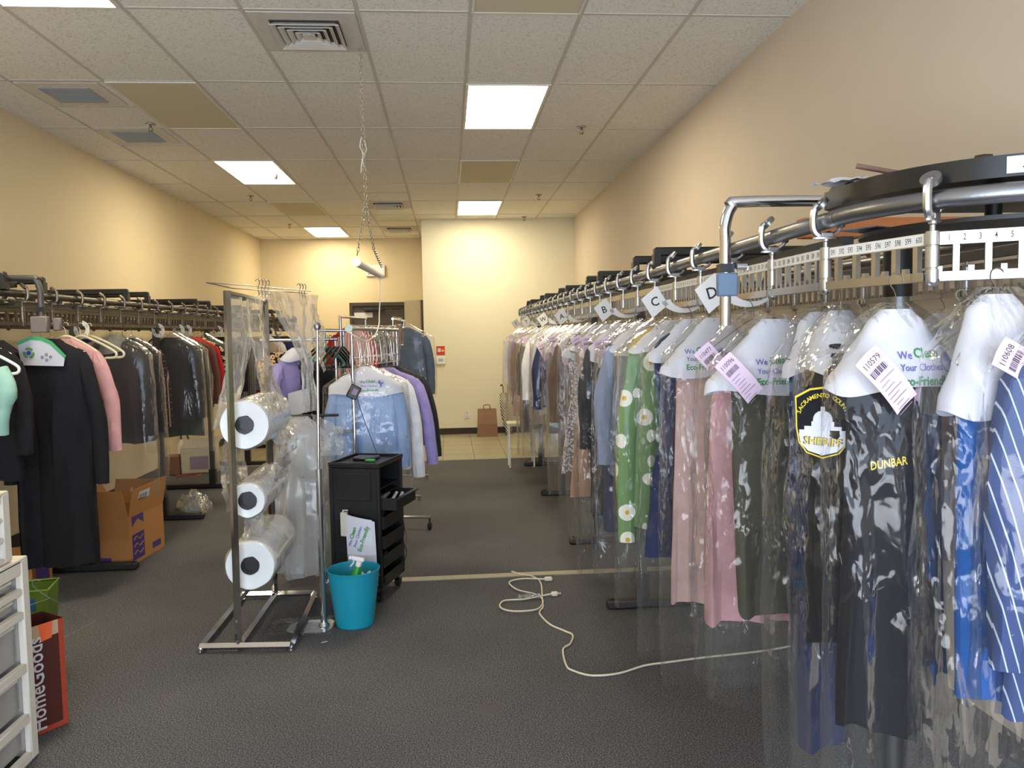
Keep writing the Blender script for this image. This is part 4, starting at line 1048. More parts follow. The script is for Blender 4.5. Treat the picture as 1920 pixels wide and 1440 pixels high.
def roll(z, r, label, seed):
    t = thing('film_roll', label, 'film roll', (-1.015, 3.99, z), .02, 'rolls of clear garment film')
    m = MB(); n = 40; rings = []
    for y, rr_ in ((0, .046), (-.0, r*.97), (.006, r), (.1, r), (.3, r*1.005), (.5, r*.995), (.604, r), (.61, r*.97), (.61, .046)):
        rings.append([(rr_*math.cos(2*PI*k/n), y+(.0035*math.sin(rr_*300) if y < .004 else 0), rr_*math.sin(2*PI*k/n)+.002*math.sin(k+y*20)) for k in range(n)])
    m.loft(rings, False); m.build('winding', WIND, t)
    m = MB(); rings = []
    for y, rr_ in ((-.004, .028), (-.004, .045), (.0, .0455), (.61, .0455), (.614, .045), (.614, .028)):
        rings.append([(rr_*math.cos(2*PI*k/24), y, rr_*math.sin(2*PI*k/24)) for k in range(24)])
    m.loft(rings, False); m.loft([[(.04*math.cos(2*PI*k/24), y, .04*math.sin(2*PI*k/24)) for k in range(24)] for y in (.004, .01)])
    m.build('core', BLACKP, t)
    m = MB(); m.tube([(0, .0105, 0), (0, .66, 0)], .010, 8); m.build('spindle', BLACKP, t)
    m = MB()
    def wrap(u, v):
        a = 2*PI*u*.98+.3; q = noise.noise(Vector((math.cos(a)*2+seed, math.sin(a)*2, v*3)))
        rr_ = r+.004+.007*abs(q)+.012*abs(noise.noise(Vector((u*9, v*6, seed))))
        return (rr_*math.cos(a), .02+v*.58, rr_*math.sin(a))
    m.grid(wrap, 44, 22); m.build('loose_wrap', FILMB, t)
    return t
r1 = roll(1.12, .12, 'top roll of clear garment film on the chrome rack', 1)
r2 = roll(.74, .086, 'middle and smallest roll of clear garment film on the chrome rack', 2)
r3 = roll(.41, .122, 'bottom and widest roll of clear garment film on the chrome rack', 3)
def sheet(parent, name, fn, nu, nv, mt, amp=.012, seed=0, f=6):
    m = MB()
    def g(u, v):
        p = Vector(fn(u, v)); q = Vector((u*f+seed, v*f*.5, seed*2))
        return p+Vector((amp*(noise.noise(q)+.6*(abs(noise.noise(q*2.7))*2-.5)), amp*.7*noise.noise(q+Vector((5, 5, 5))), 0))
    m.grid(g, nu, nv); return m.build(name, mt, parent)
# tail of the top roll up over the rack
sheet(r1, 'film_tail', lambda u, v: (-.035-.10*(v**2)-.012*math.sin(u*9), -.02+.5*u*(1-.15*v)-.01, .64-.66*v), 26, 40, FILMB, .022, 3, 5)
sheet(r1, 'film_tail', lambda u, v: (.03+.11*(v**2)*.9-.012*math.sin(u*9), .03+.42*u, .63-.6*v), 20, 30, film('rack_film', .26, 1.0, bscale=9), .02, 8, 5)
sheet(r2, 'film_tail', lambda u, v: (-.10-.025*math.sin(v*PI)-.0*v, .0+.5*u, .30-.36*v), 16, 24, FILM, .02, 4, 5)
sheet(r2, 'film_tail', lambda u, v: (.09+.05*math.sin(v*PI), .1+.5*u, .36-.32*v), 18, 24, FILMN, .035, 9, 5)
sheet(r3, 'film_tail', lambda u, v: (-.055+.10*u, .04+.12*math.sin(v*3), .33-.24*v), 26, 18, FILMB, .02, 5, 7)
# film sheet hanging from the wires, gathered to one point
t = thing('hanging_film', 'clear film sheet hooked on the top wires of the film rack, gathered below', 'film', (-.85, 4.45, 1.79))
def gather(u, v):
    k = 1-.80*math.sin(min(1, v*1.5)*PI/2) if v < .62 else .2+.12*(v-.62)
    cx = .05+.02*v; cy = .10
    return ((u-.5)*.22*k+cx*(min(1, v*1.6))+.02*math.sin(u*22)*min(1, v*3)*k, (u-.5)*.5*k+cy*min(1, v*1.5)*.6+.02*math.cos(u*17)*min(1, v*3), -.66*v)
sheet(t, 'film_sheet', gather, 40, 44, FILMB, .018, 6, 6)
sheet(t, 'film_edge', lambda u, v: (.07+.13*v, .2-.42*v+.02*math.sin(u*5), -.02-.17*v-.24*u), 14, 16, FILMB, .02, 2, 6)
# bunch of white film behind the rack
t = thing('film_bundle', 'long bunch of cloudy white plastic film hanging beside the chrome pole', 'film', (-.93, 4.98, 1.06))
m = MB(); cloth_tube(m, [(0, .05, .03), (.08, .12, .06), (.25, .14, .08), (.6, .155, .09), (.86, .16, .09), (1.0, .13, .07)], 4, 44, 44, .03, 4, False, .014)
m.build('film_layer', FILMW, t)
m = MB(); cloth_tube(m, [(.02, .06, .05), (.1, .15, .08), (.3, .19, .1), (.7, .19, .11), (.97, .17, .09)], 9, 40, 36, .03, 5, False, .02); m.build('film_layer', FILMB, t)
sheet(t, 'crinkled_film', lambda u, v: (.08+.19*u, -.03-.05*v, .02-.26*v-.1*u*(1-v)), 20, 16, FILMB, .035, 7, 7)
m = MB(); m.tube([(-.15, .0, .0), (.24, .0, .0)], .009, 8); m.build('hanging_rod', BLACK, t)
# chrome pole
t = thing('pole_stand', 'slender chrome pole with a ball top and flat chrome foot beside the film rack', 'pole', (-.695, 4.2, 0))
m = MB(); m.tube([(0, 0, .02), (0, 0, .855)], .0165, 16); m.build('lower_tube', CHROME, t)
m = MB(); m.tube([(0, 0, .856), (.018, 0, 1.59)], .008, 12); m.build('upper_tube', CHROME, t)
m = MB(); m.lathe([(.003, -.022), (.014, -.018), (.02, 0), (.014, .015), (.003, .02)], 16, (.018, 0, 1.605)); m.build('ball_top', STEEL, t)
m = MB(); m.prism([(-.19, -.06), (-.14, -.1), (.03, -.1), (.05, -.03), (.05, .06), (.02, .09), (-.12, .09), (-.18, .04)], .003, .012); m.lathe([(.03, .013), (.02, .03)], 16); m.build('foot_plate', CHROME, t)
t = thing('film_scrap', 'flat crumpled clear film lying on the carpet round the pole foot', 'film', (-.80, 4.16, .014))
sheet(t, 'film_sheet', lambda u, v: ((u-.5)*.34, (v-.5)*.26, .01+.02*abs(noise.noise(Vector((u*5, v*5, 2))))), 22, 18, FILMN, .01, 3)

# ------------------------------------------------------------ cart
t = thing('trolley_cart', 'black plastic salon trolley with drawers on casters behind the teal bin', 'trolley', (-.70, 4.62, 0), -.31)
W, D, Z0, Z1 = .30, .36, .085, .81
m = MB(); m.box(0, W, 0, .014, Z0, Z1-.02, .004); m.box(0, W, D-.014, D, Z0, Z1-.02, .004); m.box(0, .012, .014, D-.014, Z0, Z1-.02)
m.box(.01, W, 0.014, D-.014, Z0, Z0+.02)
m.build('body', BLACKP, t)
m = MB()
m.box(W-.016, W+.004, -.006, .02, Z0, Z1-.02, .004); m.box(W-.016, W+.004, D-.02, D+.006, Z0, Z1-.02, .004); m.box(-.006, .016, -.006, .0, Z0, Z1-.02)
m.box(.04, W-.05, -.006, -.0, .6, .76, .003); m.build('corner_post', BLACKP, t)
m = MB(); m.box(-.008, W+.008, -.008, D+.008, Z1-.019, Z1-.006, .004)
for a in ((-.008, W+.008, -.008, .004), (-.008, W+.008, D-.004, D+.008), (-.008, .004, .004, D-.004), (W-.004, W+.008, .004, D-.004)): m.box(*a, Z1-.0055, Z1+.01)
m.build('top_tray', BLACKP, t)
for i, (z, out, hh) in enumerate(((.545, .10, .07), (.43, .02, .075), (.315, .02, .075), (.2, .01, .075), (.11, .015, .05))):
    m = MB(); x0, x1, y0, y1 = .03+out, W-.004+out, .024, D-.024
    m.box(x0, x1, y0, y1, z, z+.005); m.box(x1-.006, x1, y0, y1, z+.005, z+hh); m.box(x0, x1-.006, y0, y0+.005, z+.005, z+hh); m.box(x0, x1-.006, y1-.005, y1, z+.005, z+hh)
    if out > .05: m.box(x1-.0, x1+.02, y0, y1, z+hh-.008, z+hh)
    dr = m.build('drawer', BLACKP, t)
    if i in (0, 1, 3):
        m = MB(); rr_ = random.Random(i)
        for k in range(7):
            x = x0+.03+rr_.random()*(x1-x0-.07); y = y0+.03+rr_.random()*(y1-y0-.07)
            m.tube([(x, y, z+.012), (x+.03*rr_.random(), y+.03, z+.05)], .010, 6)
        m.build('drawer_contents', FILMB if i != 0 else WHITEP, dr)
for z in (.66, .62):
    m = MB(); m.box(.02, W-.01, .016, D-.016, z, z+.006); m.build('shelf', BLACKP, t)
for x, y in ((.03, .03), (W-.03, .03), (W-.03, D-.03), (.03, D-.03)):
    m = MB(); m.tube([(x, y, Z0), (x, y, .05)], .008, 8); m.box(x-.018, x-.014, y-.018, y+.018, .024, .058); m.box(x+.014, x+.018, y-.018, y+.018, .024, .058); m.box(x-.018, x+.018, y-.018, y+.012, .056, .06)
    cs = m.build('caster', BLACKP, t)
    m = MB()
    m.loft([[(x+q, y+.026*math.cos(2*PI*k/18), .0275+.026*math.sin(2*PI*k/18)) for k in range(18)] for q in (-.012, .012)]); m.build('wheel', BLACKP, cs)
m = MB(); m.tube(smooth([(W+.012, .3, .46), (W+.03, .31, .38), (W+.02, .3, .30), (W+.035, .32, .22), (W+.015, .3, .14)], 4), .0025, 5); m.tube(smooth([(W+.012, .27, .42), (W+.045, .3, .33), (W+.02, .28, .2)], 4), .002, 5); m.build('cable', BLACKP, t)
t = thing('green_clip', 'small bright green object on the black trolley top', 'clip', (-.475, 4.70, .806), -.3)
m = MB(); m.box(-.03, .03, -.012, .012, 0, .014, .004); m.build('clip_body', mat('bright_green', (70, 180, 70), .4), t)
t = thing('dark_tray', 'flat black case lying on the trolley top', 'case', (-.50, 4.80, .806), -.25)
m = MB(); m.box(-.08, .06, -.06, .06, 0, .016, .006); m.build('case', mat('charcoal_plastic', (40, 40, 44), .3), t)
# printed paper covers clipped to the trolley
t = thing('paper_covers', 'white paper hanger covers with green and purple print clipped on the black trolley', 'paper', (-.525, 4.545, .53), -.31)
m = MB()
def ps(u, v, off=0): 
    x = -.085+.165*u+(.02*v); return (x, -.022-.02*v-.012*math.sin(u*3)-off, .0-.36*v-.03*u+(.012*math.sin(u*6) if v > .95 else 0))
m.grid(lambda u, v: ps(u, v), 12, 14)
m.grid(lambda u, v: (ps(u, v)[0]+.012, ps(u, v)[1]+.008, ps(u, v)[2]-.01), 8, 8)
sh = m.build('paper_sheet', PAPER, t)
fn = lambda a, b: (a, ps((a+.085)/.165, min(1, max(0, -b/.36)), .002)[1]-.001, b)
m0, m1, m2 = MB(), MB(), MB()
rt_ = 1.25
c_, s_ = math.cos(rt_), math.sin(rt_)
def lf(a, b): a *= 1.0; return fn(a*c_-b*s_+.0, a*s_+b*c_-.12)
text(m0, 'We', .026, lf, .95, .008, 0, -.055, .032); text(m1, 'Clean', .034, lf, .92, .022, 0, .005, .034); text(m0, 'Your Clothes', .026, lf, .88, .008, 0, -.005, 0); text(m1, 'Eco-Friendly', .034, lf, .88, .022, 0, -.005, -.036)
m0.build('purple_print', PURPLE, sh); m1.build('green_print', GREENI, sh)
m = MB(); m.box(-.115, -.075, -.03, .0, -.13, .01, .005); m.tube([(-.1, -.015, .01), (-.1, -.015, .02), (-.07, -.015, .02)], .005, 6); m.build('wall_clip', mat('ivory_clip', (206, 200, 184), .4), t)

# ------------------------------------------------------------ teal bin
t = thing('waste_bin', 'teal plastic waste bin in front of the black trolley', 'bin', (-.535, 4.235, 0))
TEAL = mat('teal_plastic', (22, 140, 164), .38, 0, .03)
m = MB(); m.lathe([(.001, .001), (.098, .001), (.102, .006)]+[(.102+.036*z/.29+(.0008 if k % 2 else 0), .01+z) for k, z in enumerate([.29*q/22 for q in range(22)])]+[(.142, .305), (.138, .306), (.134, .298), (.10, .012), (.001, .01)], 48, caps=False); m.build('bin_shell', TEAL, t)
t = thing('spray_bottle', 'green spray bottle with a white trigger standing in the teal bin', 'bottle', (-.555, 4.25, .14), 0)
bo = MB(); bo.lathe([(.001, 0), (.03, 0), (.034, .01), (.036, .09), (.03, .13), (.017, .16), (.013, .175), (.001, .176)], 24, caps=False)
bb = bo.build('bottle_body', mat('green_bottle', (40, 160, 52), .25), t); bb.rotation_euler = (0, .25, 0)
m = MB(); m.lathe([(.015, .176), (.016, .2), (.013, .203)], 16); m.box(-.045, .025, -.011, .011, .203, .225, .005); m.box(-.058, -.045, -.008, .008, .206, .222); m.tube([(-.028, 0, .203), (-.03, 0, .185), (-.04, 0, .165)], .004, 6)
m.build('trigger_head', WHITEP, t).rotation_euler = (0, .25, 0)
m = MB(); m.box(-.018, .018, -.0375, -.034, .03, .075, .002); o = m.build('bottle_label', mat('red_label', (220, 120, 90), .5), t); o.rotation_euler = (0, .25, 0)
for i, (x, y, s_) in enumerate(((-.62, 4.22, 1), (-.47, 4.26, 4), (-.50, 4.18, 8))):
    t = thing('crumpled_paper', ('crumpled white paper at the left rim inside the teal bin', 'crumpled white paper at the right rim inside the teal bin', 'crumpled white paper at the front inside the teal bin')[i], 'paper', (x, y, .245), s_, 'crumpled papers in the teal bin')
    m = MB(); m.grid(lambda u, v: ((u-.5)*.10*(1+.2*math.sin(v*7)), (v-.5)*.09, .03*noise.noise(Vector((u*4, v*4, s_)))+.02*abs(noise.noise(Vector((u*9, v*9, s_))))), 12, 12); m.build('sheet', PAPER, t)

# ------------------------------------------------------------ garment racks in the middle
t = thing('garment_rack', 'chrome garment rack crowded with wire hangers behind the black trolley', 'rack', (-.64, 5.3, 0), -.235)
m = MB(); m.tube([(0, -.02, 1.6), (.0, 1.06, 1.59)], .013, 12); m.build('top_rail', CHROME, t)
m = MB(); m.tube([(0, -.035, 1.6), (0, -.02, 1.6)], .026, 20); m.build('end_cap', mat('pale_blue_cap', (196, 216, 222), .3), t)
for y in (.02, 1.02):
    m = MB(); m.tube([(0, y, .11), (0, y, 1.587)], .0125, 12); m.tube([(0, y, .6), (0, y, 1.2)], .0155, 12); m.build('upright', CHROME, t)
    m = MB(); m.tube([(-.24, y, .1), (.24, y, .1)], .0125, 12); m.build('base_bar', CHROME, t)
    for x in (-.23, .23):
        m = MB(); m.tube([(x, y, .09), (x, y, .06)], .008, 8)
        cs = m.build('caster', BLACKP, t); m = MB(); m.loft([[(x+q, y+.028*math.cos(2*PI*k/16), .03+.028*math.sin(2*PI*k/16)) for k in range(16)] for q in (-.012, .012)]); m.build('wheel', BLACKP, cs)
m = MB(); m.tube([(0, .03, .1), (0, 1.01, .1)], .0125, 12); m.tube([(0, .03, 1.40), (0, 1.01, 1.40)], .008, 10); m.box(-.15, -.012, -.005, .005, .905, .925); m.build('side_rail', CHROME, t)
h0 = None
def onrack(y, z, x=0):
    c, s_ = math.cos(-.235), math.sin(-.235); return (-.64+x*c-y*s_, 5.3+x*s_+y*c, z)
for k in range(26):
    y = .07+k*.036; p = onrack(y, 1.608)
    if h0 is None:
        h0 = thing('wire_hanger', 'narrow wire hanger in the crowded row on the chrome rack', 'hanger', p, .5, 'wire hangers crowding the chrome rack')
        m = MB()
        m.tube(smooth([(.018, 0, -.004), (.014, 0, .010), (0, 0, .015), (-.014, 0, .008), (-.014, 0, -.008), (-.004, 0, -.03), (0, 0, -.06)], 4), .0022, 6)
        m.tube(smooth([(0, 0, -.055), (.02, 0, -.09), (.034, 0, -.2), (.03, 0, -.255), (0, 0, -.262), (-.03, 0, -.255), (-.034, 0, -.2), (-.02, 0, -.09), (0, 0, -.055)], 4), .0022, 6)
        m.build('wire', mat('pale_wire', (205, 196, 186), .3, 1), h0)
    else:
        c = copy_tree(h0); c.location = p; c.rotation_euler = (0, 0, .2+.9*random.random())
CG = 'shirts on the middle rack'
G('gingham_shirt', 'pale blue checked shirt under a printed paper cape behind the trolley', 'shirt', onrack(.1, 1.405, .06), .02, 'shirt', C_GINGH, .74, 31, .215, .045, cape=.16, bag=.95, hi=True, txt=.035, hang='wire', slen=.58, capew=.235, ckr=.008)
G('white_shirt', 'white shirt directly behind the pale blue checked shirt', 'shirt', onrack(.27, 1.405, .08), -.05, 'shirt', C_WHITE, .78, 32, .225, .045, hi=True, slen=.68, group=CG, sleevex=.03)
G('lavender_shirt', 'lavender shirt between the white shirt and the black jacket', 'shirt', onrack(.44, 1.405, .10), -.05, 'shirt', C_LAV, .7, 33, .23, .045, hi=True, slen=.62, group=CG, sleevex=.06)
G('black_jacket', 'black jacket behind the lavender shirt on the middle rack', 'jacket', onrack(.66, 1.405, .08), -.05, 'jacket', C_CHAR, .68, 34, .23, .05, hi=True, slen=.6, group=CG, sleevex=.05, cape=None)
t = thing('power_adapter', 'small black power adapter dangling before the paper cape', 'adapter', (-.612, 5.14, 1.19), .2)
m = MB(); m.X = Matrix.Rotation(.5, 4, 'Y'); m.box(-.034, .034, -.02, .02, -.045, .045, .006); m.X = Matrix.Identity(4); m.build('housing', BLACKP, t)
m = MB(); m.X = Matrix.Rotation(.5, 4, 'Y'); m.box(-.012, .02, -.0215, -.0202, -.015, .025); m.build('rating_label', GREYI, t)
m = MB(); m.tube(smooth([(-.0, 0, .05), (-.03, .04, .2), (-.02, .12, .38)], 4), .002, 5); m.tube(smooth([(.02, 0, -.04), (.05, 0, -.15), (.10, 0, -.3), (.14, 0, -.42)], 4), .002, 5); m.build('cord', BLACKP, t)

def rack2(name, label, p0, p1, z, label2=None, h=.1):
    dx, dy = p1[0]-p0[0], p1[1]-p0[1]; L = math.hypot(dx, dy)
    t = thing(name, label, 'rack', (p0[0], p0[1], 0), math.atan2(dy, dx))
    m = MB(); m.tube([(-.02, 0, z), (L+.02, 0, z)], .012, 10); m.build('top_rail', CHROME, t)
    for x in (0, L):
        m = MB(); m.tube([(x, 0, .06), (x, 0, z-.012)], .012, 10); m.build('upright', CHROME, t)
        m = MB(); m.tube([(x, -.22, .05), (x, .22, .05)], .012, 10); m.tube([(x, -.2, .04), (x, -.2, .003)], .015, 8); m.tube([(x, .2, .04), (x, .2, .003)], .015, 8); m.build('base_bar', CHROME, t)
    return t
rack2('garment_rack', 'rear chrome rack holding the film-covered denim shirts', (-.50, 7.35), (-.46, 8.45), 1.70)
for k in range(12):
    c = copy_tree(h0); c.location = (-.498+.0018*k*2, 7.45+k*.05, 1.71); c.rotation_euler = (0, 0, 1.0+.3*random.random()); c['label'] = 'wire hanger on the rear chrome rack before the denim shirts'; c['group'] = 'wire hangers on the rear rack'
G('denim_shirt', 'slate blue denim shirt in clear film on the rear rack, right of the dark door', 'shirt', (-.41, 8.15, 1.705), -.1, 'shirt', C_SLATE, .72, 35, .2, .045, bag=.8, hi=True, slen=.6, hang='plastic')
G('denim_shirt', 'denim shirt behind, on the left of the film-covered denim shirt', 'shirt', (-.56, 8.33, 1.705), -.1, 'shirt', C_SLATE, .72, 36, .18, .045, bag=.75, slen=.55)
rack2('garment_rack', 'chrome rack end with a red garment hanging from it', (-.93, 7.0), (-.80, 7.85), 1.72)
G('red_blouse', 'red blouse hanging behind the crowded wire hangers', 'blouse', (-.89, 7.45, 1.725), .3, 'shirt', C_RED, .42, 37, .17, .04, slen=.3)
G('pink_blouse', 'pale pink blouse behind the crowded wire hangers', 'blouse', (-.86, 7.3, 1.725), .9, 'shirt', C_PINK, .6, 38, .15, .04, slen=.4)
t = thing('frame_rack', 'empty chrome H-shaped rack end left of the crowded rack', 'rack', (-.985, 7.0, 0))
m = MB()
m.tube([(-.13, 0, 1.605), (.12, 0, 1.595)], .014, 10); m.build('top_bar', CHROME, t)
for x in (-.085, .08):
    m = MB(); m.tube([(x, 0, .03), (x, 0, 1.59)], .0125, 10); m.build('upright', CHROME, t)
m = MB(); m.tube([(-.085, 0, 1.41), (.08, 0, 1.41)], .01, 8); m.tube([(-.085, 0, .5), (.08, 0, .5)], .01, 8); m.tube([(-.085, -.2, .025), (-.085, .2, .025)], .014, 8); m.tube([(.08, -.2, .025), (.08, .2, .025)], .014, 8); m.build('lower_bars', CHROME, t)
t = rack2('low_rack', 'low rack behind the film rack holding a patterned dress and lavender shirt', (-1.30, 5.72), (-.80, 5.72), 1.53)
G('patterned_dress', 'brown black patterned dress behind the film rack', 'dress', (-1.20, 5.72, 1.535), .75, 'dress', C_LEO, .62, 39, .19, .04, hi=True)
G('lavender_blouse', 'lavender blouse with a white paper sheet behind the film rack', 'blouse', (-1.07, 5.72, 1.535), .85, 'shirt', C_LAV, .56, 40, .18, .04, hi=True, cape=.06, txt=False, slen=.3)
G('black_trousers', 'black trousers right of the lavender blouse behind the film rack', 'trousers', (-.93, 5.72, 1.535), .95, 'trousers', C_BLACK, .78, 41, .2, .04)
t = thing('paper_sheet', 'white paper sheet hanging over the lavender blouse hem', 'paper', (-1.02, 5.47, 1.11), .5)
m = MB(); m.grid(lambda u, v: ((u-.5)*.15, .01*math.sin(u*3), -.1+.16*v+.03*u), 8, 6); m.build('sheet', PAPER, t)
TEALH = mat('teal_plastic_hanger', (70, 140, 140), .35)
for k in range(7):
    t = thing('plastic_hanger', ('black', 'teal')[k == 2]+' plastic hanger in the tilted bunch left of the chrome pole'+(', the only teal one' if k == 2 else ''), 'hanger', (-.90+.03*k, 5.62-.02*k, 1.545), 1.0+.05*k, 'plastic hangers bunched on the low rack')
    hanger(t, 'plastic', TEALH if k == 2 else BLACKP, .19, 'shoulder_bar')

# ------------------------------------------------------------ boxes and bags on the floor
CARD = mat('cardboard', (176, 124, 70), .85, 0, .04, 6)
CARDI = mat('cardboard_inside', (150, 104, 60), .9)
VIO = mat('violet_print', (74, 52, 120), .7)
t = thing('cardboard_box', 'open brown cardboard box with violet print beside the dark rack foot', 'box', (-2.2, 5.515, 0), -.09)
W, D, Hb, th = .37, .52, .34, .005
m = MB(); m.box(-W, 0, 0, D, .002, .008); m.box(-W, 0, 0, th, .008, Hb); m.box(-W, 0, D-th, D, .008, Hb); m.box(-W, -W+th, th, D-th, .008, Hb); m.box(-th, 0, th, D-th, .008, Hb); m.build('box_body', CARD, t, smooth=False)
def flap(vs, nm='flap'):
    m = MB(); a = [Vector(v) for v in vs]; n_ = (a[1]-a[0]).cross(a[3]-a[0]).normalized()*.004
    m.add([tuple(v) for v in a]+[tuple(v+n_) for v in a], [(0,1,2,3), (7,6,5,4), (0,4,5,1), (1,5,6,2), (2,6,7,3), (3,7,4,0)]); return m.build(nm, CARD, t, smooth=False)
flap([(-W, .001, Hb), (0, .001, Hb), (-.02, -.035, Hb+.19), (-W+.0, -.03, Hb+.19)])
f2 = flap([(-.001, 0, Hb), (-.001, D, Hb), (.035, D, Hb+.2), (.035, .0, Hb+.19)])
flap([(-W, D, Hb), (-W, 0, Hb), (-W-.08, .02, Hb+.15), (-W-.08, D, Hb+.15)])
flap([(0, D, Hb), (-W, D, Hb), (-W, D+.05, Hb+.17), (0, D+.05, Hb+.17)])
m = MB()
m.box(.0005, .0015, .04, .21, .03, .21); m.build('printed_panel', VIO, t, smooth=False); m = MB(); m.add([(.001, .04, .265), (.001, .125, .31), (.001, .21, .265), (.001, .21, .335), (.001, .04, .335)], [(0, 1, 2, 3, 4)]); m.build('printed_roof', VIO, t, smooth=False); m = MB(); m.box(.0005, .0015, .33, .46, .04, .085); m.build('printed_oval', VIO, t, smooth=False); m = MB()
m.box(-.25, -.13, -.0015, -.0005, .03, .065)
m.build('printed_panel', VIO, t, smooth=False)
m = MB()
for k in range(3): m.tube(smooth([(.002, .06, .17-.05*k), (.002, .1, .19-.05*k), (.002, .14, .165-.05*k), (.002, .19, .185-.05*k)], 3), .004, 5)
m.build('script_print', CARD, t)
m = MB(); m.add([(.006, .10, .395), (.0065, .26, .395), (.030, .26, .5), (.0295, .10, .5)], [(0, 1, 2, 3)]); lb = m.build('shipping_label', PAPER, t)
for v in lb.data.vertices: v.co.x += .0055
m = MB()
for k in range(6): m.add([(.0155, .115+.02*k, .41), (.0155, .125+.02*k, .41), (.031, .125+.02*k, .48), (.031, .115+.02*k, .48)], [(0, 1, 2, 3)])
m.build('barcode', INK, t)
t = thing('cardboard_box', 'brown box with violet print hidden under the black robe hem', 'box', (-2.75, 5.0, 0), .1)
m = MB(); m.box(-.22, .22, -.15, .15, .002, .26); bx = m.build('box_body', CARD, t, smooth=False)
m = MB(); m.box(-.05, .2, -.152, -.1505, .03, .23); m.build('printed_panel', VIO, t, smooth=False); m = MB(); m.box(.2205, .222, -.1, .1, .03, .2); m.build('printed_panel', VIO, t, smooth=False)
m = MB(); m.box(-.12, -.02, -.1, .1, .261, .275, .004); m.build('papers', mat('greenish_papers', (178, 186, 172), .8), t)
t = thing('white_carton', 'white carton on the floor against the left wall, past the plastic heap', 'box', (-2.92, 9.45, 0), .2)
m = MB(); m.box(-.2, .2, -.15, .15, .002, .30, .01); m.build('carton_body', mat('off_white_carton', (206, 196, 176), .7), t)
m = MB(); m.add([(-.2, -.15, .301), (.2, -.15, .301), (.26, -.12, .42), (-.14, -.12, .40)], [(0, 1, 2, 3)]); m.build('open_lid', mat('off_white_carton', (206, 196, 176), .7), t)
m = MB(); m.box(-.1, .1, -.152, -.1505, .05, .2); m.build('faded_print', GREYI, t)
t = thing('brown_carton', 'brown carton left of the white carton by the left wall', 'box', (-3.17, 9.3, 0), .1)
m = MB(); m.box(-.07, .07, -.1, .1, .002, .22, .004); m.build('carton_body', mat('brown_carton', (128, 92, 70), .8), t)
t = thing('pump_bottle', 'white bottle with a black curved spout behind the brown carton', 'bottle', (-3.14, 9.48, 0))
m = MB(); m.lathe([(.001, .001), (.05, .001), (.052, .02), (.05, .32), (.02, .36), (.018, .38)], 18, caps=False); m.build('bottle_body', WHITEP, t)
m = MB(); m.tube(smooth([(0, 0, .38), (.0, 0, .44), (.03, -.01, .46), (.08, -.02, .42), (.09, -.02, .34)], 4), .010, 8); m.build('spout', BLACKP, t)
t = thing('red_extension_cord', 'coiled red cord on the carpet in front of the cartons', 'cord', (-2.95, 9.1, .008))
m = MB(); m.tube(smooth([(.12*math.cos(a)*(1+.2*math.sin(a*2)), .1*math.sin(a), .006*(1+math.sin(a*3))) for a in [.6*k for k in range(22)]], 3), .005, 6); m.build('cord', mat('red_cord', (176, 74, 54), .5), t)
t = thing('film_heap', 'crumpled heap of clear film on the carpet by the second dark post', 'film', (-2.3, 7.2, .005))
m = MB()
for s_ in range(3):
    n = 20
    def hp(u, v, s_=s_):
        a = 2*PI*u; r = .16*math.sin(v*PI*.5)*(1+.3*noise.noise(Vector((math.cos(a)*2, math.sin(a)*2, s_*5))))*(1-.2*s_)
        return (r*math.cos(a), r*math.sin(a)*.8, max(.002, .17*(1-.2*s_)*math.cos(v*PI*.5)*(1+.6*noise.noise(Vector((math.cos(a)*3, math.sin(a)*3+v*4, s_*7)))))+.0)
    m.grid(hp, 26, 14)
m.build('crumpled_film', film('heap_film', .16, 1.6, bscale=9, rough=.1), t)
t = thing('paper_bag', 'brown paper carrier bag against the pale closet wall', 'bag', (.56, 11.85, 0), 0)
KR = mat('kraft_paper', (142, 110, 86), .85, 0, .05, 5)
m = MB(); m.loft([[(-.15, -.09, .002), (.15, -.09, .002), (.15, .09, .002), (-.15, .09, .002)], [(-.15, -.085, .2), (.15, -.085, .2), (.14, .08, .2), (-.14, .08, .2)], [(-.14, -.03, .42), (.14, -.035, .42), (.14, .02, .42), (-.14, .02, .42)]], False); m.build('bag_body', KR, t, smooth=False)
m = MB()
for y in (-.04, .02): m.tube(smooth([(-.05, y, .40), (-.048, y, .46), (-.03, y, .478), (.03, y, .478), (.048, y, .46), (.05, y, .40)], 4), .006, 6)
m.build('handle', KR, t)
t = thing('striped_umbrella', 'folded black and white striped umbrella leaning by the paper bag', 'umbrella', (.86, 11.9, 0), 0)
m = MB(); m.loft([[((.012+.055*math.sin(min(1, k/9)*PI*.72))*math.cos(2*PI*j/12)-.03*k/9, (.012+.055*math.sin(min(1, k/9)*PI*.72))*math.sin(2*PI*j/12)+.02*k, .05+.065*k) for j in range(12)] for k in range(10)]); m.build('folded_canopy', C_ZEB, t)
m = MB(); m.tube([(0, 0, .003), (-.0, 0, .05)], .005, 8); m.tube(smooth([(-.03, .18, .63), (-.035, .19, .72), (-.05, .19, .76), (-.075, .19, .74)], 4), .01, 8); m.build('handle', BLACKP, t)
t = thing('white_stand', 'low white metal stand below the farthest clothes on the right', 'stand', (.82, 9.1, 0))
m = MB()
for x in (-.14, .14):
    for y in (-.1, .1): m.tube([(x, y, .002), (x, y, .5)], .01, 8)
m.build('legs', WHITEP, t); m = MB(); m.box(-.16, .16, -.12, .12, .5, .52, .004); m.build('top', mat('pale_yellow_top', (224, 222, 186), .5), t)

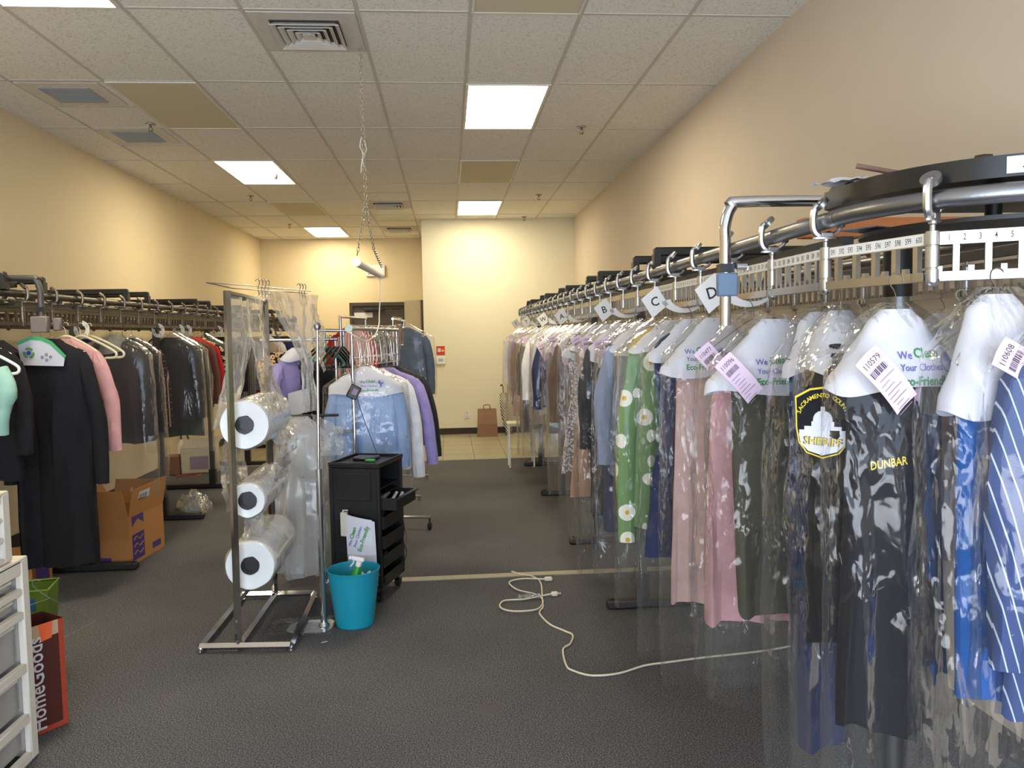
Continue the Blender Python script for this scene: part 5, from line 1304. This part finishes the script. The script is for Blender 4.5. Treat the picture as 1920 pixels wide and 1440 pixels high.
# ------------------------------------------------------------ extension cord
t = thing('extension_cord', 'white extension cord snaking across the grey carpet', 'cord', (.5, 4.4, .006))
CW = mat('ivory_cord', (214, 206, 186), .5)
A = [(0.377, 5.03), (.43, 4.96), (0.504, 4.898), (0.536, 4.764), (0.511, 4.472), (0.498, 4.339), (0.468, 4.241), (0.501, 4.076), (0.565, 3.97), (0.599, 3.907), (.57, 3.8), (0.524, 3.732), (0.512, 3.547), (0.535, 3.486), (0.61, 3.426), (0.733, 3.433), (0.873, 3.502), (1.006, 3.527), (1.168, 3.555), (1.5, 3.6), (1.85, 3.7)]
B = [(0.569, 4.813), (0.43, 4.832), (0.342, 4.771), (0.379, 4.634), (0.481, 4.542), (0.509, 4.427), (0.469, 4.3), (0.391, 4.26), (0.303, 4.271), (0.257, 4.346), (0.286, 4.457), (0.396, 4.47), (0.46, 4.489), (0.575, 4.529)]
m = MB(); m.tube(smooth([(x-.5, y-4.4, .0) for x, y in A], 6), .0048, 6); m.tube(smooth([(x-.5, y-4.4, .008+.004*math.sin(i)) for i, (x, y) in enumerate(B)], 6), .0045, 6); m.build('cord', CW, t)
m = MB(); m.box(.065, .115, .40, .43, -.004, .02, .006); m.build('socket_end', CW, t)
m = MB(); m.box(.07, .11, .115, .145, -.004, .02, .006); m.tube([(.11, .122, .01), (.128, .124, .01)], .002, 6); m.tube([(.11, .137, .01), (.128, .139, .01)], .002, 6); m.build('plug_end', CW, t)
m = MB(); m.grid(lambda u, v: (-.13+.13*u, .05+.05*v+.02*u, .018+.022*noise.noise(Vector((u*6, v*6, 4)))), 14, 8); m.build('tape_wrap', film('cord_tape', .35, 1.6, bscale=20), t)
t = thing('yellow_scrap', 'tiny yellow scrap on the carpet near the bottom edge', 'scrap', (-.72, 2.69, .004), .5)
m = MB(); m.grid(lambda u, v: ((u-.5)*.06*(1-.5*v), (v-.5)*.02, .004*noise.noise(Vector((u*8, v*4, 1)))+.004), 8, 4); m.build('scrap', mat('yellow_scrap', (176, 140, 62), .7), t)
t = thing('white_scrap', 'tiny white paper scrap on the carpet in front of the teal bin', 'scrap', (-.66, 3.98, .004), .2)
m = MB(); m.grid(lambda u, v: ((u-.5)*.03, (v-.5)*.012, .003*u), 3, 2); m.build('scrap', PAPER, t)

# ------------------------------------------------------------ plastic drawers
FRW = mat('drawer_white', (226, 220, 208), .42, 0, .02)
FROST = mat('frosted_drawer', (168, 164, 160), .3, 0, .12, 5, 0, 60, .5)
def drawer_unit(x1, y0, y1, z0, rails, label):
    t = thing('drawer_unit', label, 'drawer unit', (x1, y1, z0))
    Dp = .38; L = y1-y0; Hh = rails[0][1]
    m = MB(); m.box(-.028, 0, -.05, 0, 0, Hh, .006); m.box(-.028, 0, -L, -L+.05, 0, Hh, .006); m.box(-Dp, -Dp+.02, -L, 0, 0, Hh); m.box(-Dp, -.028, -.012, -.001, 0, Hh-.01); m.box(-Dp, -.028, -L+.001, -L+.012, 0, Hh-.01)
    m.box(-Dp, -.001, -L+.001, -.001, Hh-.012, Hh+.006, .004)
    for a, b in rails: m.box(-.027, -.001, -L+.05, -.05, a, b, .004)
    m.build('frame', FRW, t)
    for (a, b), (c, d) in zip(rails, rails[1:]):
        m = MB(); m.box(-.045, -.040, -L+.055, -.055, d+.004, a-.004); m.box(-Dp+.03, -.046, -L+.05, -.05, d+.004, d+.008)
        dr = m.build('drawer', FROST, t)
        m = MB(); m.box(-.0395, -.03, -L+.06, -.06, a-.03, a-.014, .003); m.build('drawer_lip', FRW, dr)
    return t
drawer_unit(-1.57, 2.5, 3.02, 0.002, [(.70, .755), (.625, .65), (.535, .565), (.335, .37), (.145, .18), (.0, .035)], 'tall white drawer unit on the floor at the left edge')
drawer_unit(-1.58, 2.5, 2.94, .766, [(.215, .25), (.148, .165), (.075, .095), (.0, .02)], 'small white drawer unit stacked on the tall one at the left edge')
t = thing('black_disc', 'small black round lid on the top white drawer unit', 'lid', (-1.64, 2.85, 1.023))
m = MB(); m.lathe([(.035, 0), (.036, .012), (.03, .014)], 20); m.build('lid', BLACKP, t)

# carrier bag with lettering
t = thing('carrier_bag', 'dark red shopping bag with white lettering beside the white drawers', 'bag', (-1.575, 3.26, 0), 0)
ang = math.atan2(-.81, -.586)          # face runs from the right edge back to the left
ex = Vector((-.586, -.81, 0)); ny = Vector((-.81, .586, 0))
def bp(a, z, dpt, bulge=0): v = ex*a+ny*dpt; return (v.x, v.y, z)
WB, DB, HB = .255, .15, .44
MAR = mat('dark_red_bag', (78, 32, 26), .55, 0, .05, 6); ORG = mat('orange_red_trim', (168, 66, 44), .5)
m = MB(); m.loft([[bp(0, z, 0), bp(WB, z, 0), bp(WB, z, DB), bp(0, z, DB)] for z in (.003, .15, .3, HB)], False); m.add([bp(0, .003, 0), bp(WB, .003, 0), bp(WB, .003, DB), bp(0, .003, DB)], [(0, 1, 2, 3)]); m.build('bag_body', MAR, t, smooth=False)
m = MB()
def strip(a0, a1, z0, z1, z0b=None, z1b=None):
    m.add([bp(a0, z0, -.002), bp(a1, z0 if z0b is None else z0b, -.002), bp(a1, z1 if z1b is None else z1b, -.002), bp(a0, z1, -.002)], [(0, 1, 2, 3)])
strip(0, .022, .003, HB); strip(.022, WB, .003, .025); m.build('edge_trim', ORG, t, smooth=False)
m = MB(); strip(.022, WB, .385, HB, .37, HB); m.add([bp(-.001, .003, 0), bp(-.001, .003, DB), bp(-.001, HB, DB), bp(-.001, HB, 0)], [(0, 1, 2, 3)]); m.build('pale_panel', mat('pale_bag_panel', (190, 160, 132), .6), t, smooth=False)
m = MB(); m.add([bp(.05, .375, -.004), bp(.09, .37, -.004), bp(.10, .44, -.004), bp(.045, .44, -.004)], [(0, 1, 2, 3)]); m.build('handle', mat('orange_handle', (236, 104, 56), .5), t, smooth=False)
m = MB()
v_, f_ = text_geo('HomeGoods', .012)
# lettering reads from the bottom upwards: text x -> height, text y -> towards the left end
m.add([bp(.112-(-1)*(-1)*(-y)*-.082*-1, .205+x*.072, -.0035) for x, y in v_], f_); m.build('lettering', PAPER, t)
t = thing('green_basket', 'lime green basket between the drawers and the shopping bag', 'basket', (-1.93, 3.66, 0), .2)
m = MB(); m.loft([[(-.09, -.07, .003), (.09, -.07, .003), (.09, .07, .003), (-.09, .07, .003)], [(-.12, -.09, .45), (.12, -.09, .45), (.12, .09, .45), (-.12, .09, .45)]], False); m.build('basket_shell', mat('lime_green', (96, 122, 34), .5), t, smooth=False)
m = MB(); m.tube([(-.12, -.09, .45), (.12, -.09, .45), (.12, .09, .45), (-.12, .09, .45), (-.12, -.09, .45)], .006, 6); m.build('rim', mat('lime_green', (96, 122, 34), .5), t)
m = MB(); m.box(.0, .07, -.089, -.083, .36, .42, .004); m.build('blue_print', mat('blue_print', (34, 92, 140), .5), t)
t = thing('wire_hanger', 'wire hanger sticking out of the shopping bag', 'hanger', (-1.70, 3.42, .47), .5, None)
m = MB(); m.tube(smooth([(-.03, 0, .08), (-.05, 0, .09), (-.06, 0, .07), (-.04, 0, .04), (0, 0, 0)], 3), .0015, 5); m.tube([(0, 0, 0), (.16, -.02, -.13), (-.02, 0, -.20), (-.14, .0, -.03), (0, 0, 0)], .0015, 5); m.build('wire', STEEL, t)
